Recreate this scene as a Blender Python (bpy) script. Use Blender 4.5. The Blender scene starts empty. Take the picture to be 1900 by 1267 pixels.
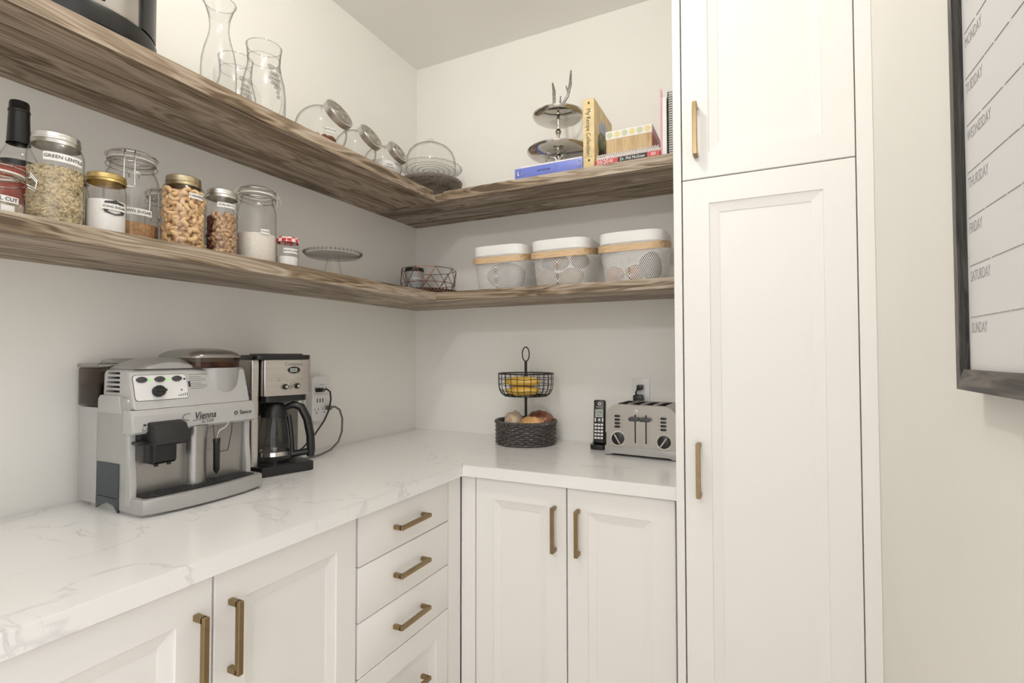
import bpy, bmesh, math, random
from mathutils import Vector, Matrix
random.seed(7)
PI = math.pi
sc = bpy.context.scene
C = sc.collection

# ------------------------------------------------------------------ camera, light, exposure
cd = bpy.data.cameras.new('camera'); cam = bpy.data.objects.new('camera', cd); C.objects.link(cam)
cd.sensor_width = 36; cd.lens = 945.64/1900*36; cd.clip_start = .02
_y, _p, _r = (math.radians(a) for a in (26.068, 1.495, -.073))
_f = Vector((-math.sin(_y)*math.cos(_p), math.cos(_y)*math.cos(_p), math.sin(_p)))
_rt = Vector((math.cos(_y), math.sin(_y), 0)); _up = _rt.cross(_f)
_rt, _up = _rt*math.cos(_r)+_up*math.sin(_r), _up*math.cos(_r)-_rt*math.sin(_r)
cam.matrix_world = Matrix(((_rt.x, _up.x, -_f.x, 1.5216), (_rt.y, _up.y, -_f.y, -2.039), (_rt.z, _up.z, -_f.z, 1.2745), (0, 0, 0, 1)))
sc.camera = cam

w = bpy.data.worlds.new('world'); sc.world = w; w.use_nodes = True
w.node_tree.nodes['Background'].inputs[0].default_value = (.985, .985, 1, 1)
w.node_tree.nodes['Background'].inputs[1].default_value = 1.32

def lamp(name, loc, power, col, rad):
    l = bpy.data.lights.new(name, 'POINT'); l.energy = power; l.color = col; l.shadow_soft_size = rad
    o = bpy.data.objects.new(name, l); o.location = loc; C.objects.link(o); return o
lamp('pantry_ceiling_lamp_offscreen', (.89, -1.36, 2.635), 11, (1, .95, .87), .05)
lamp('hall_ceiling_lamp_offscreen', (1.2, -3.6, 2.62), 30, (1, .97, .93), .07)
vs = sc.view_settings
vs.view_transform = 'Standard'; vs.look = 'None'; vs.gamma = 1; vs.use_curve_mapping = False; vs.exposure = .45
sc.cycles.transparent_max_bounces = 32; sc.cycles.max_bounces = 10; sc.cycles.diffuse_bounces = 6

CT = .915; L1 = 1.528; L0 = 1.491; U1 = 1.936; U0 = 1.898; CEIL = 2.69; XR = 1.756

# ------------------------------------------------------------------ materials
M = {}
def nt(name):
    m = bpy.data.materials.new(name); m.use_nodes = True; M[name] = m
    return m, m.node_tree.nodes, m.node_tree.links, m.node_tree.nodes['Principled BSDF']
def plain(name, col, rough=.5, metal=0, var=.04, scale=30, bump=0, emit=0, spec=.5, stretch=None, coat=0):
    m, n, l, b = nt(name)
    b.inputs['Roughness'].default_value = rough; b.inputs['Metallic'].default_value = metal
    b.inputs['Specular IOR Level'].default_value = spec; b.inputs['Coat Weight'].default_value = coat
    tc = n.new('ShaderNodeTexCoord'); no = n.new('ShaderNodeTexNoise'); no.inputs['Scale'].default_value = scale; no.inputs['Detail'].default_value = 4
    mp = n.new('ShaderNodeMapping'); l.new(tc.outputs['Object'], mp.inputs[0]); l.new(mp.outputs[0], no.inputs['Vector'])
    if stretch: mp.inputs['Scale'].default_value = stretch
    r = n.new('ShaderNodeValToRGB')
    r.color_ramp.elements[0].position = .3; r.color_ramp.elements[1].position = .7
    r.color_ramp.elements[0].color = [max(0, c*(1-var)) for c in col]+[1]
    r.color_ramp.elements[1].color = [min(1, c*(1+var)) for c in col]+[1]
    l.new(no.outputs['Fac'], r.inputs[0]); l.new(r.outputs[0], b.inputs['Base Color'])
    if bump:
        bp = n.new('ShaderNodeBump'); bp.inputs['Strength'].default_value = bump; bp.inputs['Distance'].default_value = .002
        l.new(no.outputs['Fac'], bp.inputs['Height']); l.new(bp.outputs[0], b.inputs['Normal'])
    if emit:
        b.inputs['Emission Color'].default_value = list(col)+[1]; b.inputs['Emission Strength'].default_value = emit
    return m
def wood(name, axis, cols, scale=1.0, rough=.5):
    m, n, l, b = nt(name); b.inputs['Roughness'].default_value = rough
    tc = n.new('ShaderNodeTexCoord'); mp = n.new('ShaderNodeMapping'); l.new(tc.outputs['Object'], mp.inputs[0])
    s = [13*scale]*3; s[axis] = 1.3*scale; mp.inputs['Scale'].default_value = s
    n1 = n.new('ShaderNodeTexNoise'); n1.inputs['Scale'].default_value = 1.0; n1.inputs['Detail'].default_value = 3; n1.inputs['Distortion'].default_value = 1.6
    l.new(mp.outputs[0], n1.inputs['Vector'])
    mp2 = n.new('ShaderNodeMapping'); l.new(tc.outputs['Object'], mp2.inputs[0]); s2 = [70*scale]*3; s2[axis] = 1.6*scale; mp2.inputs['Scale'].default_value = s2
    n2 = n.new('ShaderNodeTexNoise'); n2.inputs['Scale'].default_value = 1.0; n2.inputs['Detail'].default_value = 6; n2.inputs['Roughness'].default_value = .65; n2.inputs['Distortion'].default_value = .6
    l.new(mp2.outputs[0], n2.inputs['Vector'])
    # ring lines: sine of the broad noise
    mu = n.new('ShaderNodeMath'); mu.operation = 'MULTIPLY'; mu.inputs[1].default_value = 48; l.new(n1.outputs['Fac'], mu.inputs[0])
    si = n.new('ShaderNodeMath'); si.operation = 'SINE'; l.new(mu.outputs[0], si.inputs[0])
    a = n.new('ShaderNodeMath'); a.operation = 'MULTIPLY_ADD'; a.inputs[1].default_value = .07; l.new(si.outputs[0], a.inputs[0])
    mx = n.new('ShaderNodeMath'); mx.operation = 'MULTIPLY_ADD'; mx.inputs[1].default_value = .55; l.new(n1.outputs['Fac'], mx.inputs[0])
    h = n.new('ShaderNodeMath'); h.operation = 'MULTIPLY'; h.inputs[1].default_value = .45; l.new(n2.outputs['Fac'], h.inputs[0])
    l.new(h.outputs[0], mx.inputs[2]); l.new(mx.outputs[0], a.inputs[2])
    r = n.new('ShaderNodeValToRGB'); cr = r.color_ramp
    cr.elements[0].position = .37; cr.elements[0].color = list(cols[0])+[1]
    cr.elements[1].position = .62; cr.elements[1].color = list(cols[2])+[1]
    e = cr.elements.new(.47); e.color = list(cols[1])+[1]
    l.new(a.outputs[0], r.inputs[0]); l.new(r.outputs[0], b.inputs['Base Color'])
    bp = n.new('ShaderNodeBump'); bp.inputs['Strength'].default_value = .12; bp.inputs['Distance'].default_value = .002
    l.new(n2.outputs['Fac'], bp.inputs['Height']); l.new(bp.outputs[0], b.inputs['Normal'])
    return m
def glass(name, tint=(.97, .975, .97), edge=.5, refl=1.0):
    m = bpy.data.materials.new(name); m.use_nodes = True; M[name] = m
    n = m.node_tree.nodes; l = m.node_tree.links; n.clear()
    o = n.new('ShaderNodeOutputMaterial'); t = n.new('ShaderNodeBsdfTransparent'); g = n.new('ShaderNodeBsdfGlossy'); g.inputs['Roughness'].default_value = .03
    mx = n.new('ShaderNodeMixShader'); lw = n.new('ShaderNodeLayerWeight'); lw.inputs['Blend'].default_value = .5
    pw = n.new('ShaderNodeMath'); pw.operation = 'POWER'; pw.inputs[1].default_value = 4; l.new(lw.outputs['Facing'], pw.inputs[0])
    fm = n.new('ShaderNodeMath'); fm.operation = 'MULTIPLY_ADD'; fm.inputs[1].default_value = .55*refl; fm.inputs[2].default_value = .045*refl; l.new(pw.outputs[0], fm.inputs[0])
    r = n.new('ShaderNodeValToRGB'); r.color_ramp.elements[0].color = list(tint)+[1]; r.color_ramp.elements[0].position = .55
    r.color_ramp.elements[1].color = [c*edge for c in tint]+[1]; r.color_ramp.elements[1].position = 1
    l.new(lw.outputs['Facing'], r.inputs[0]); l.new(r.outputs[0], t.inputs[0])
    l.new(fm.outputs[0], mx.inputs[0]); l.new(t.outputs[0], mx.inputs[1]); l.new(g.outputs[0], mx.inputs[2]); l.new(mx.outputs[0], o.inputs[0])
    return m
def quartz():
    m, n, l, b = nt('quartz'); b.inputs['Roughness'].default_value = .16
    tc = n.new('ShaderNodeTexCoord')
    def vein(scale, width, dist, seed, rot):
        mp = n.new('ShaderNodeMapping'); mp.inputs['Location'].default_value = (seed, seed*.7, 0); mp.inputs['Rotation'].default_value = (0, 0, rot); mp.inputs['Scale'].default_value = (1, 1.9, 1)
        l.new(tc.outputs['Object'], mp.inputs[0])
        no = n.new('ShaderNodeTexNoise'); no.inputs['Scale'].default_value = scale; no.inputs['Detail'].default_value = 7; no.inputs['Roughness'].default_value = .58; no.inputs['Distortion'].default_value = dist
        l.new(mp.outputs[0], no.inputs['Vector'])
        s = n.new('ShaderNodeMath'); s.operation = 'SUBTRACT'; s.inputs[1].default_value = .5; l.new(no.outputs['Fac'], s.inputs[0])
        a = n.new('ShaderNodeMath'); a.operation = 'ABSOLUTE'; l.new(s.outputs[0], a.inputs[0])
        mr = n.new('ShaderNodeMapRange'); mr.inputs['From Min'].default_value = 0; mr.inputs['From Max'].default_value = width; mr.inputs['To Min'].default_value = 1; mr.inputs['To Max'].default_value = 0
        l.new(a.outputs[0], mr.inputs['Value']); return mr
    v1 = vein(1.1, .007, .8, 3.1, .9); v2 = vein(3.6, .013, 1.6, 7.7, .7)
    k = n.new('ShaderNodeTexNoise'); k.inputs['Scale'].default_value = 3.2; l.new(tc.outputs['Object'], k.inputs['Vector'])
    kr = n.new('ShaderNodeMapRange'); kr.inputs['From Min'].default_value = .54; kr.inputs['From Max'].default_value = .68; l.new(k.outputs['Fac'], kr.inputs['Value'])
    p = n.new('ShaderNodeMath'); p.operation = 'MULTIPLY'; l.new(v2.outputs[0], p.inputs[0]); l.new(kr.outputs[0], p.inputs[1])
    q = n.new('ShaderNodeMath'); q.operation = 'MULTIPLY'; q.inputs[1].default_value = .45; l.new(v1.outputs[0], q.inputs[0])
    ad = n.new('ShaderNodeMath'); ad.operation = 'MAXIMUM'; l.new(p.outputs[0], ad.inputs[0]); l.new(q.outputs[0], ad.inputs[1])
    mx = n.new('ShaderNodeMix'); mx.data_type = 'RGBA'; mx.inputs['A'].default_value = (.86, .86, .85, 1); mx.inputs['B'].default_value = (.56, .56, .57, 1)
    l.new(ad.outputs[0], mx.inputs['Factor']); l.new(mx.outputs['Result'], b.inputs['Base Color'])
def checks(name, c1, c2, scale):
    m, n, l, b = nt(name); b.inputs['Roughness'].default_value = .4
    tc = n.new('ShaderNodeTexCoord'); ch = n.new('ShaderNodeTexChecker'); ch.inputs['Scale'].default_value = scale
    ch.inputs['Color1'].default_value = list(c1)+[1]; ch.inputs['Color2'].default_value = list(c2)+[1]
    l.new(tc.outputs['Object'], ch.inputs['Vector']); l.new(ch.outputs[0], b.inputs['Base Color'])
plain('wall', (.86, .85, .81), .75, var=.012, scale=3, bump=.03)
plain('ceiling', (.90, .895, .88), .8, var=.01, scale=3)
plain('floor', (.62, .55, .47), .45, var=.2, scale=4, stretch=(2, .2, 1))
plain('cabinet', (.86, .85, .83), .38, var=.006, scale=3)
plain('toe', (.6, .58, .55), .5)
quartz()
WC = ((.105, .069, .038), (.265, .198, .132), (.47, .395, .315))
wood('oak_y', 1, WC); wood('oak_x', 0, WC)
wood('frame_y', 1, ((.02, .018, .016), (.075, .068, .06), (.16, .145, .13)), 2.2); wood('frame_z', 2, ((.02, .018, .016), (.075, .068, .06), (.16, .145, .13)), 2.2)
wood('dark_bead', 2, ((.003, .003, .003), (.012, .011, .01), (.07, .065, .06)), 3)
wood('beech', 0, ((.48, .31, .16), (.60, .42, .24), (.68, .50, .31)), 2); wood('grey_wood', 0, ((.15, .12, .10), (.22, .185, .155), (.29, .25, .215)), 1)
wood('bamboo', 2, ((.40, .27, .12), (.52, .37, .18), (.6, .45, .25)), 2)
plain('brass', (.31, .225, .12), .34, 1, var=.08, scale=60)
plain('steel', (.52, .50, .47), .3, 1, var=.05, scale=8, stretch=(40, 1, 1)); plain('steel_z', (.56, .53, .50), .3, 1, var=.05, scale=8, stretch=(1, 1, 60))
plain('chrome', (.64, .62, .59), .07, 1, var=.01); plain('nickel', (.50, .47, .43), .3, 1, var=.12, scale=90, bump=.3)
plain('tin', (.70, .69, .66), .3, 1, var=.03); plain('gold_tin', (.62, .47, .20), .32, 1, var=.05)
plain('brass_tin', (.52, .44, .29), .32, 1, var=.05)
plain('silver_plastic', (.43, .43, .42), .32, .25, var=.02); plain('silver_light', (.50, .50, .49), .34, .1, var=.02); plain('silver_dark', (.36, .35, .33), .26, .75, var=.03)
plain('pearl_panel', (.78, .78, .77), .4, 0, var=.01)
plain('black', (.012, .012, .012), .3, var=.1); plain('black_rough', (.02, .02, .02), .55, var=.5, scale=500, bump=.5); plain('charcoal', (.055, .058, .062), .42, var=.1)
plain('pewter', (.34, .32, .30), .25, 1, var=.3, scale=120, bump=.3); plain('gunmetal', (.16, .155, .15), .22, .8, var=.1); plain('slate', (.045, .06, .07), .4, var=.08); plain('iron', (.008, .008, .008), .45, var=.1); plain('wicker', (.085, .08, .075), .28, var=.7, scale=120, bump=.15)
plain('wicker_brown', (.09, .045, .025), .5, var=.5, scale=150, bump=.3); plain('copper', (.28, .11, .06), .35, 1, var=.1)
plain('white_plastic', (.80, .80, .79), .35, var=.01); plain('white_metal', (.83, .83, .82), .4, var=.01); plain('paper', (.83, .82, .79), .7, var=.02)
plain('ink', (.025, .025, .025), .6); plain('ink_grey', (.2, .2, .2), .6); plain('ink_pale', (.33, .33, .34), .6); plain('ink_white', (.85, .85, .85), .5); plain('ink_blue', (.05, .08, .5), .6)
plain('led', (.12, .55, .05), .4, emit=.8); plain('lcd', (.42, .46, .42), .3); plain('rubber', (.78, .76, .70), .6); plain('cord_grey', (.16, .15, .14), .5)
plain('candle_grey', (.36, .355, .35), .5, var=.05); plain('red_label', (.42, .05, .03), .5); plain('orange', (.7, .2, .07), .5)
plain('sauce', (.02, .012, .008), .3)
plain('flour', (.78, .73, .66), .9, var=.06, scale=150, bump=.3); plain('sugar', (.86, .85, .83), .9, var=.02, scale=90); plain('brown_sugar', (.42, .24, .11), .9, var=.3, scale=140, bump=.5)
plain('oats', (.52, .46, .38), .9, var=.4, scale=160, bump=.5)
plain('lentil', (.58, .48, .30), .55, var=.3, scale=60); plain('lentil_fill', (.58, .48, .30), .8, var=.3, scale=150)
plain('cashew', (.74, .50, .27), .5, var=.14, scale=25); plain('walnut', (.50, .32, .18), .6, var=.5, scale=110, bump=.6); plain('pecan', (.10, .022, .012), .5, var=.4, scale=90, bump=.4)
plain('almond', (.22, .08, .035), .55, var=.3, scale=100, bump=.4)
plain('potato', (.34, .21, .11), .7, var=.2, scale=40, bump=.2); plain('onion', (.45, .22, .07), .4, var=.25, scale=30); plain('grey_cloth', (.36, .355, .35), .7, var=.25, scale=25, bump=.3); plain('purple_bag', (.17, .15, .18), .6, var=.2)
plain('book_blue', (.16, .21, .62), .4, var=.06); plain('book_cream', (.72, .57, .30), .5, var=.12, scale=25); plain('book_red', (.55, .045, .045), .4); plain('pink', (.75, .36, .45), .5); plain('book_white', (.82, .81, .79), .5)
plain('kraft', (.50, .35, .18), .6, var=.1, scale=40); plain('dot_yellow', (.75, .66, .33), .6); plain('dot_green', (.55, .60, .40), .6); plain('cover_green', (.22, .23, .07), .5, var=.7, scale=30); plain('cover_blue', (.42, .46, .55), .5, var=.4, scale=40); plain('cover_dark', (.07, .03, .02), .5, var=.6, scale=40)
plain('pack_yellow', (.72, .46, .08), .3, var=.2, scale=25); plain('pack_brown', (.24, .09, .05), .25, var=.6, scale=22, bump=.6); plain('pack_tan', (.55, .43, .30), .25, var=.35, scale=25, bump=.5); plain('pack_orange', (.80, .40, .16), .25, var=.5, scale=18)
plain('whiteboard', (.74, .74, .75), .4, var=.005)
checks('gingham', (.62, .05, .06), (.85, .80, .78), 90)
glass('glass', (.985,.985,.98), .58); glass('glass_clear', (.99, .99, .988), .36); glass('glass_rim', (.80, .80, .79), .45); glass('smoke', (.55, .46, .39), .6); glass('carafe_glass', (.80, .80, .78), .4)

# ------------------------------------------------------------------ mesh helpers
def obj(name, bm, mat, parent=None, smooth=40, kind=None):
    me = bpy.data.meshes.new(name); bmesh.ops.recalc_face_normals(bm, faces=bm.faces[:]); bm.to_mesh(me); bm.free()
    if mat: me.materials.append(M[mat])
    o = bpy.data.objects.new(name, me); C.objects.link(o)
    if parent: o.parent = parent
    if smooth:
        for p in me.polygons: p.use_smooth = True
        me.set_sharp_from_angle(angle=math.radians(smooth))
    if kind: o['kind'] = kind
    return o
def tag(o, label, cat, group=None):
    o['label'] = label; o['category'] = cat
    if group: o['group'] = group
    return o
def thing(name, label, cat, loc=(0, 0, 0), rz=0, group=None):
    o = bpy.data.objects.new(name, None); o.empty_display_size = .05; C.objects.link(o); o.location = loc; o.rotation_euler = (0, 0, math.radians(rz))
    return tag(o, label, cat, group)
def B(): return bmesh.new()
def box(x0, x1, y0, y1, z0, z1, bev=0, seg=2, bm=None):
    t = bmesh.new(); bmesh.ops.create_cube(t, size=1)
    for v in t.verts: v.co = Vector((x0+(x1-x0)*(v.co.x+.5), y0+(y1-y0)*(v.co.y+.5), z0+(z1-z0)*(v.co.z+.5)))
    if bev: bmesh.ops.bevel(t, geom=t.edges[:], offset=bev, segments=seg, profile=.5, affect='EDGES')
    return merge(bm, t)
def merge(bm, t):
    if bm is None: return t
    me = bpy.data.meshes.new('tmp'); t.to_mesh(me); t.free(); bm.from_mesh(me); bpy.data.meshes.remove(me); return bm
def lathe(prof, seg=40, cx=0, cy=0, z0=0, bm=None, wob=None):
    t = bmesh.new(); rings = []
    for r, z in prof:
        if r < 1e-6: rings.append([t.verts.new((cx, cy, z0+z))])
        else: rings.append([t.verts.new((cx+r*math.cos(2*PI*i/seg)*(wob(i/seg, z) if wob else 1), cy+r*math.sin(2*PI*i/seg)*(wob(i/seg, z) if wob else 1), z0+z)) for i in range(seg)])
    for a, b in zip(rings, rings[1:]):
        for i in range(seg):
            j = (i+1) % seg
            if len(a) == 1 and len(b) == 1: continue
            if len(a) == 1: t.faces.new((a[0], b[i], b[j]))
            elif len(b) == 1: t.faces.new((a[i], a[j], b[0]))
            else: t.faces.new((a[i], a[j], b[j], b[i]))
    return merge(bm, t)
def tube(pts, r, seg=8, closed=False, bm=None, flat=None):
    t = bmesh.new(); pts = [Vector(p) for p in pts]; n = len(pts); rings = []; ref = None
    for i, p in enumerate(pts):
        a = pts[(i-1) % n] if (closed or i > 0) else p; b = pts[(i+1) % n] if (closed or i < n-1) else p
        d = (b-a).normalized()
        if ref is None: ref = Vector((0, 0, 1)) if abs(d.z) < .9 else Vector((1, 0, 0))
        u = (ref - d*ref.dot(d)).normalized(); v = d.cross(u); ref = u
        rr = r[i] if isinstance(r, (list, tuple)) else r
        rings.append([t.verts.new(p+u*rr*(flat or 1)*math.cos(2*PI*k/seg)+v*rr*math.sin(2*PI*k/seg)) for k in range(seg)])
    for i in range(n if closed else n-1):
        a, b = rings[i], rings[(i+1) % n]
        for k in range(seg): t.faces.new((a[k], a[(k+1) % seg], b[(k+1) % seg], b[k]))
    if not closed: t.faces.new(rings[0][::-1]); t.faces.new(rings[-1])
    return merge(bm, t)
def prism(poly, axis, a0, a1, bev=0, bm=None, seg=2):
    """poly: 2-D points; axis 0: (y,z) 1: (x,z) 2: (x,y)"""
    t = bmesh.new()
    def P(q, a): return {0: (a, q[0], q[1]), 1: (q[0], a, q[1]), 2: (q[0], q[1], a)}[axis]
    A = [t.verts.new(P(q, a0)) for q in poly]; Bv = [t.verts.new(P(q, a1)) for q in poly]
    f0 = t.faces.new(A); f1 = t.faces.new(Bv[::-1])
    for i in range(len(poly)): t.faces.new((A[i], Bv[i], Bv[(i+1) % len(poly)], A[(i+1) % len(poly)]))
    if bev: bmesh.ops.bevel(t, geom=list(set(f0.edges[:]+f1.edges[:])), offset=bev, segments=seg, profile=.5, affect='EDGES')
    return merge(bm, t)
def rrect(x0, x1, y0, y1, r, n=6):
    if not isinstance(r, (tuple, list)): r = (r,)*4
    out = []
    for (cx, cy, a, q) in ((x1, y1, 0, r[0]), (x0, y1, 90, r[1]), (x0, y0, 180, r[2]), (x1, y0, 270, r[3])):
        sx = -1 if cx == x1 else 1; sy = -1 if cy == y1 else 1
        if q == 0: out.append((cx, cy)); continue
        for k in range(n+1):
            t = math.radians(a+90*k/n); out.append((cx+sx*q+q*math.cos(t), cy+sy*q+q*math.sin(t)))
    return out
def text_bm(s, size, ext=.0003, align='LEFT', sx=1, shear=0):
    cu = bpy.data.curves.new('t', 'FONT'); cu.body = s; cu.size = size; cu.extrude = ext; cu.align_x = align; cu.align_y = 'CENTER'; cu.resolution_u = 2; cu.shear = shear
    o = bpy.data.objects.new('t', cu); C.objects.link(o)
    dg = bpy.context.evaluated_depsgraph_get(); me = bpy.data.meshes.new_from_object(o.evaluated_get(dg))
    t = bmesh.new(); t.from_mesh(me); bpy.data.objects.remove(o); bpy.data.curves.remove(cu); bpy.data.meshes.remove(me)
    for v in t.verts: v.co.x *= sx
    return t
def xf(bm, o, xd, ud):
    xd = Vector(xd).normalized(); ud = Vector(ud).normalized(); nd = xd.cross(ud); o = Vector(o)
    for v in bm.verts: v.co = o+xd*v.co.x+ud*v.co.y+nd*v.co.z
    return bm
def text(s, size, o, xd, ud, mat, parent, align='CENTER', sx=1, name='lettering', shear=0):
    return obj(name, xf(text_bm(s, size, align=align, sx=sx, shear=shear), o, xd, ud), mat, parent, smooth=0)
def wrap(bm, R, ang, z):
    """text/label in (x,y) wrapped on a cylinder of radius R, centred at angle ang, height z"""
    for v in bm.verts:
        a = ang+v.co.x/R; rr = R+v.co.z
        v.co = Vector((rr*math.cos(a), rr*math.sin(a), z+v.co.y))
    return bm
def patch(wd, ht, th=.0005, n=10):
    t = bmesh.new()
    for s in (1, ): 
        top = []
        for k in range(n+1):
            x = -wd/2+wd*k/n; top.append([t.verts.new((x, -ht/2, 0)), t.verts.new((x, ht/2, 0)), t.verts.new((x, ht/2, th)), t.verts.new((x, -ht/2, th))])
        for a, b in zip(top, top[1:]):
            for q in range(4): t.faces.new((a[q], a[(q+1) % 4], b[(q+1) % 4], b[q]))
        t.faces.new(top[0]); t.faces.new(top[-1][::-1])
    return t
def trans(bm, mat): bmesh.ops.transform(bm, matrix=mat, verts=bm.verts[:]); return bm
def blob(rx, ry, rz, seed=0, amp=.12, sub=2):
    t = bmesh.new(); bmesh.ops.create_icosphere(t, subdivisions=sub, radius=1); rnd = random.Random(seed)
    ph = [rnd.uniform(0, 6) for _ in range(6)]
    for v in t.verts:
        k = 1+amp*(math.sin(3*v.co.x+ph[0])*math.sin(2.5*v.co.y+ph[1])+.6*math.sin(4*v.co.z+ph[2]+2*v.co.x))
        v.co = Vector((v.co.x*rx, v.co.y*ry, v.co.z*rz))*k
    return t
def struct(name, bm, mat, **k):
    o = obj(name, bm, mat, smooth=0); o['kind'] = 'structure'; return o

def carve(o, boxes):
    """cut real pockets (x0,x1,y0,y1,z0,z1) into a mesh part"""
    bm = B()
    for b in boxes: box(*b, 0, 1, bm)
    c = obj('cutter', bm, None, None, 0); c.parent = o.parent
    m = o.modifiers.new('cut', 'BOOLEAN'); m.operation = 'DIFFERENCE'; m.solver = 'EXACT'; m.object = c
    bpy.context.view_layer.update()
    me = bpy.data.meshes.new_from_object(o.evaluated_get(bpy.context.evaluated_depsgraph_get()))
    o.modifiers.clear(); o.data = me; bpy.data.objects.remove(c)
def pocket(x0, x1, y0, y1, z0, z1, bm, t=.0008, up=True):
    """thin open-topped lining standing just inside a carved pocket"""
    for q in ((x0, x1, y0, y1, z0, z0+t), (x0, x0+t, y0, y1, z0, z1), (x1-t, x1, y0, y1, z0, z1), (x0, x1, y0, y0+t, z0, z1), (x0, x1, y1-t, y1, z0, z1)): box(*q, 0, 1, bm)
# ------------------------------------------------------------------ the room
struct('wall_left', box(-.1, 0, -2.9, .1, 0, CEIL), 'wall')
struct('wall_back', box(0, XR, 0, .1, 0, CEIL), 'wall')
struct('wall_right', box(XR, XR+.1, -1.95, .1, 0, CEIL), 'wall')
struct('wall_front_added', box(0, .95, -2.9, -2.8, 0, CEIL), 'wall')  # unseen wall added behind the camera to cut the frontal light
struct('ceiling', box(-.1, XR+.1, -2.9, .1, CEIL, CEIL+.1), 'ceiling')
struct('floor', box(-1.5, 3.5, -6, .1, -.1, 0), 'floor')

# ------------------------------------------------------------------ cabinets
def door_mesh(x0, x1, z0, z1, yf, th=.02, stile=.064, sl=.024, dep=.011):
    """shaker door facing -y: returns frame bmesh and panel bmesh"""
    t = bmesh.new()
    def loop(a, b, c, d, y): return [t.verts.new(p) for p in ((a, y, c), (b, y, c), (b, y, d), (a, y, d))]
    e = .0015
    L = [loop(x0, x1, z0, z1, yf+th), loop(x0, x1, z0, z1, yf+e), loop(x0+e, x1-e, z0+e, z1-e, yf)]
    a, b, c, d = x0+stile, x1-stile, z0+stile, z1-stile
    L += [loop(a, b, c, d, yf), loop(a+.001, b-.001, c+.001, d-.001, yf+.0035), loop(a+sl, b-sl, c+sl, d-sl, yf+dep-.002), loop(a+sl, b-sl, c+sl, d-sl, yf+dep+.002)]
    for p, q in zip(L, L[1:]):
        for i in range(4): t.faces.new((p[i], p[(i+1) % 4], q[(i+1) % 4], q[i]))
    pn = box(a+sl, b-sl, yf+dep, yf+dep+.006, c+sl, d-sl)
    return t, pn
def pull(x, z, L, vertical, yf, parent, w=.011):
    """square bar pull on a front at y=yf (facing -y); centre x,z"""
    bm = B(); out = .032; h = L/2
    if vertical:
        box(x-w/2, x+w/2, yf-out, yf-out+.011, z-h, z+h, .001, 1, bm)
        for s in (-1, 1): box(x-w/2, x+w/2, yf-out+.006, yf, z+s*h-(w if s > 0 else 0), z+s*h+(w if s < 0 else 0), .001, 1, bm)
    else:
        box(x-h, x+h, yf-out, yf-out+.011, z-w/2, z+w/2, .001, 1, bm)
        for s in (-1, 1): box(x+s*h-(w if s > 0 else 0), x+s*h+(w if s < 0 else 0), yf-out+.006, yf, z-w/2, z+w/2, .001, 1, bm)
    return obj('handle', bm, 'brass', parent, smooth=30)
def door(root, x0, x1, z0, z1, yf, hx, hz, stile=.064):
    f, pn = door_mesh(x0, x1, z0, z1, yf, stile=stile)
    d = obj('door', f, 'cabinet', root, smooth=0); obj('panel', pn, 'cabinet', d, smooth=0)
    pull(hx, hz, .136, True, yf, d); return d
Z0, Z1 = .12, .872
# left run faces +x: local x = world y, local -y = world x
XF = .615
r = thing('base_cabinet', 'cream double-door base cabinet under the espresso machine', 'cabinet', (0, 0, 0), 90)
obj('body', box(-1.80, -1.061, -XF+.06, -.02, .1, .876), 'cabinet', r, smooth=0)
obj('toe_kick', box(-1.80, -1.061, -XF+.08, -XF+.095, 0, .1), 'toe', r, smooth=0)
door(r, -1.796, -1.4325, Z0, Z1, -XF, -1.463, .748); door(r, -1.4285, -1.064, Z0, Z1, -XF, -1.397, .748)
r = thing('drawer_cabinet', 'cream base cabinet with a stack of drawers beside the inner corner', 'cabinet', (0, 0, 0), 90)
obj('body', box(-1.060, -.576, -XF+.06, -.02, .1, .876), 'cabinet', r, smooth=0)
obj('toe_kick', box(-1.060, -.576, -XF+.08, -XF+.095, 0, .1), 'toe', r, smooth=0)
obj('filler_strip', box(-.649, -.577, -XF, -XF+.021, .1, .8765, .001, 1), 'cabinet', r, smooth=0)
for za, zb in ((.7455, Z1), (.6075, .7425), (.470, .6045)):
    d = obj('drawer', box(-1.056, -.652, -XF, -XF+.021, za, zb, .002, 2), 'cabinet', r, smooth=30)
    pull(-.855, zb-.067, .136, False, -XF, d)
f, pn = door_mesh(-1.056, -.652, Z0, .467, -XF)
d = obj('drawer', f, 'cabinet', r, smooth=0); obj('panel', pn, 'cabinet', d, smooth=0); pull(-.855, .335, .136, False, -XF, d)
# back run faces -y
YB = -.575
r = thing('base_cabinet', 'white double-door base cabinet under the toaster', 'cabinet', (0, 0, 0))
obj('body', box(.6155, 1.3175, YB+.06, -.02, .1, .876), 'cabinet', r, smooth=0)
obj('toe_kick', box(.70, 1.3175, YB+.08, YB+.095, 0, .1), 'toe', r, smooth=0)
obj('filler_strip', box(.617, .670, YB, YB+.021, .1, .8765, .001, 1), 'cabinet', r, smooth=0)
door(r, .673, .986, Z0, Z1, YB, .951, .747); door(r, .990, 1.303, Z0, Z1, YB, 1.026, .747)
# tall pantry
YT = -.655
r = thing('pantry_cabinet', 'tall white pantry cabinet with upper and lower doors', 'cabinet', (0, 0, 0))
obj('side_panel', box(1.3185, 1.3385, YT, -.004, 0, CEIL-.002, .001, 1), 'cabinet', r, smooth=0)
obj('body', box(1.339, 1.7535, YT+.06, -.004, .1, CEIL-.002), 'cabinet', r, smooth=0)
obj('filler_strip', box(1.723, 1.7557, YT+.002, YT+.023, 0, CEIL-.002, .001, 1), 'cabinet', r, smooth=0)
door(r, 1.3415, 1.7205, 1.7295, 2.60, YT, 1.376, 1.851); door(r, 1.3415, 1.7205, Z0, 1.7265, YT, 1.376, .983)

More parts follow.
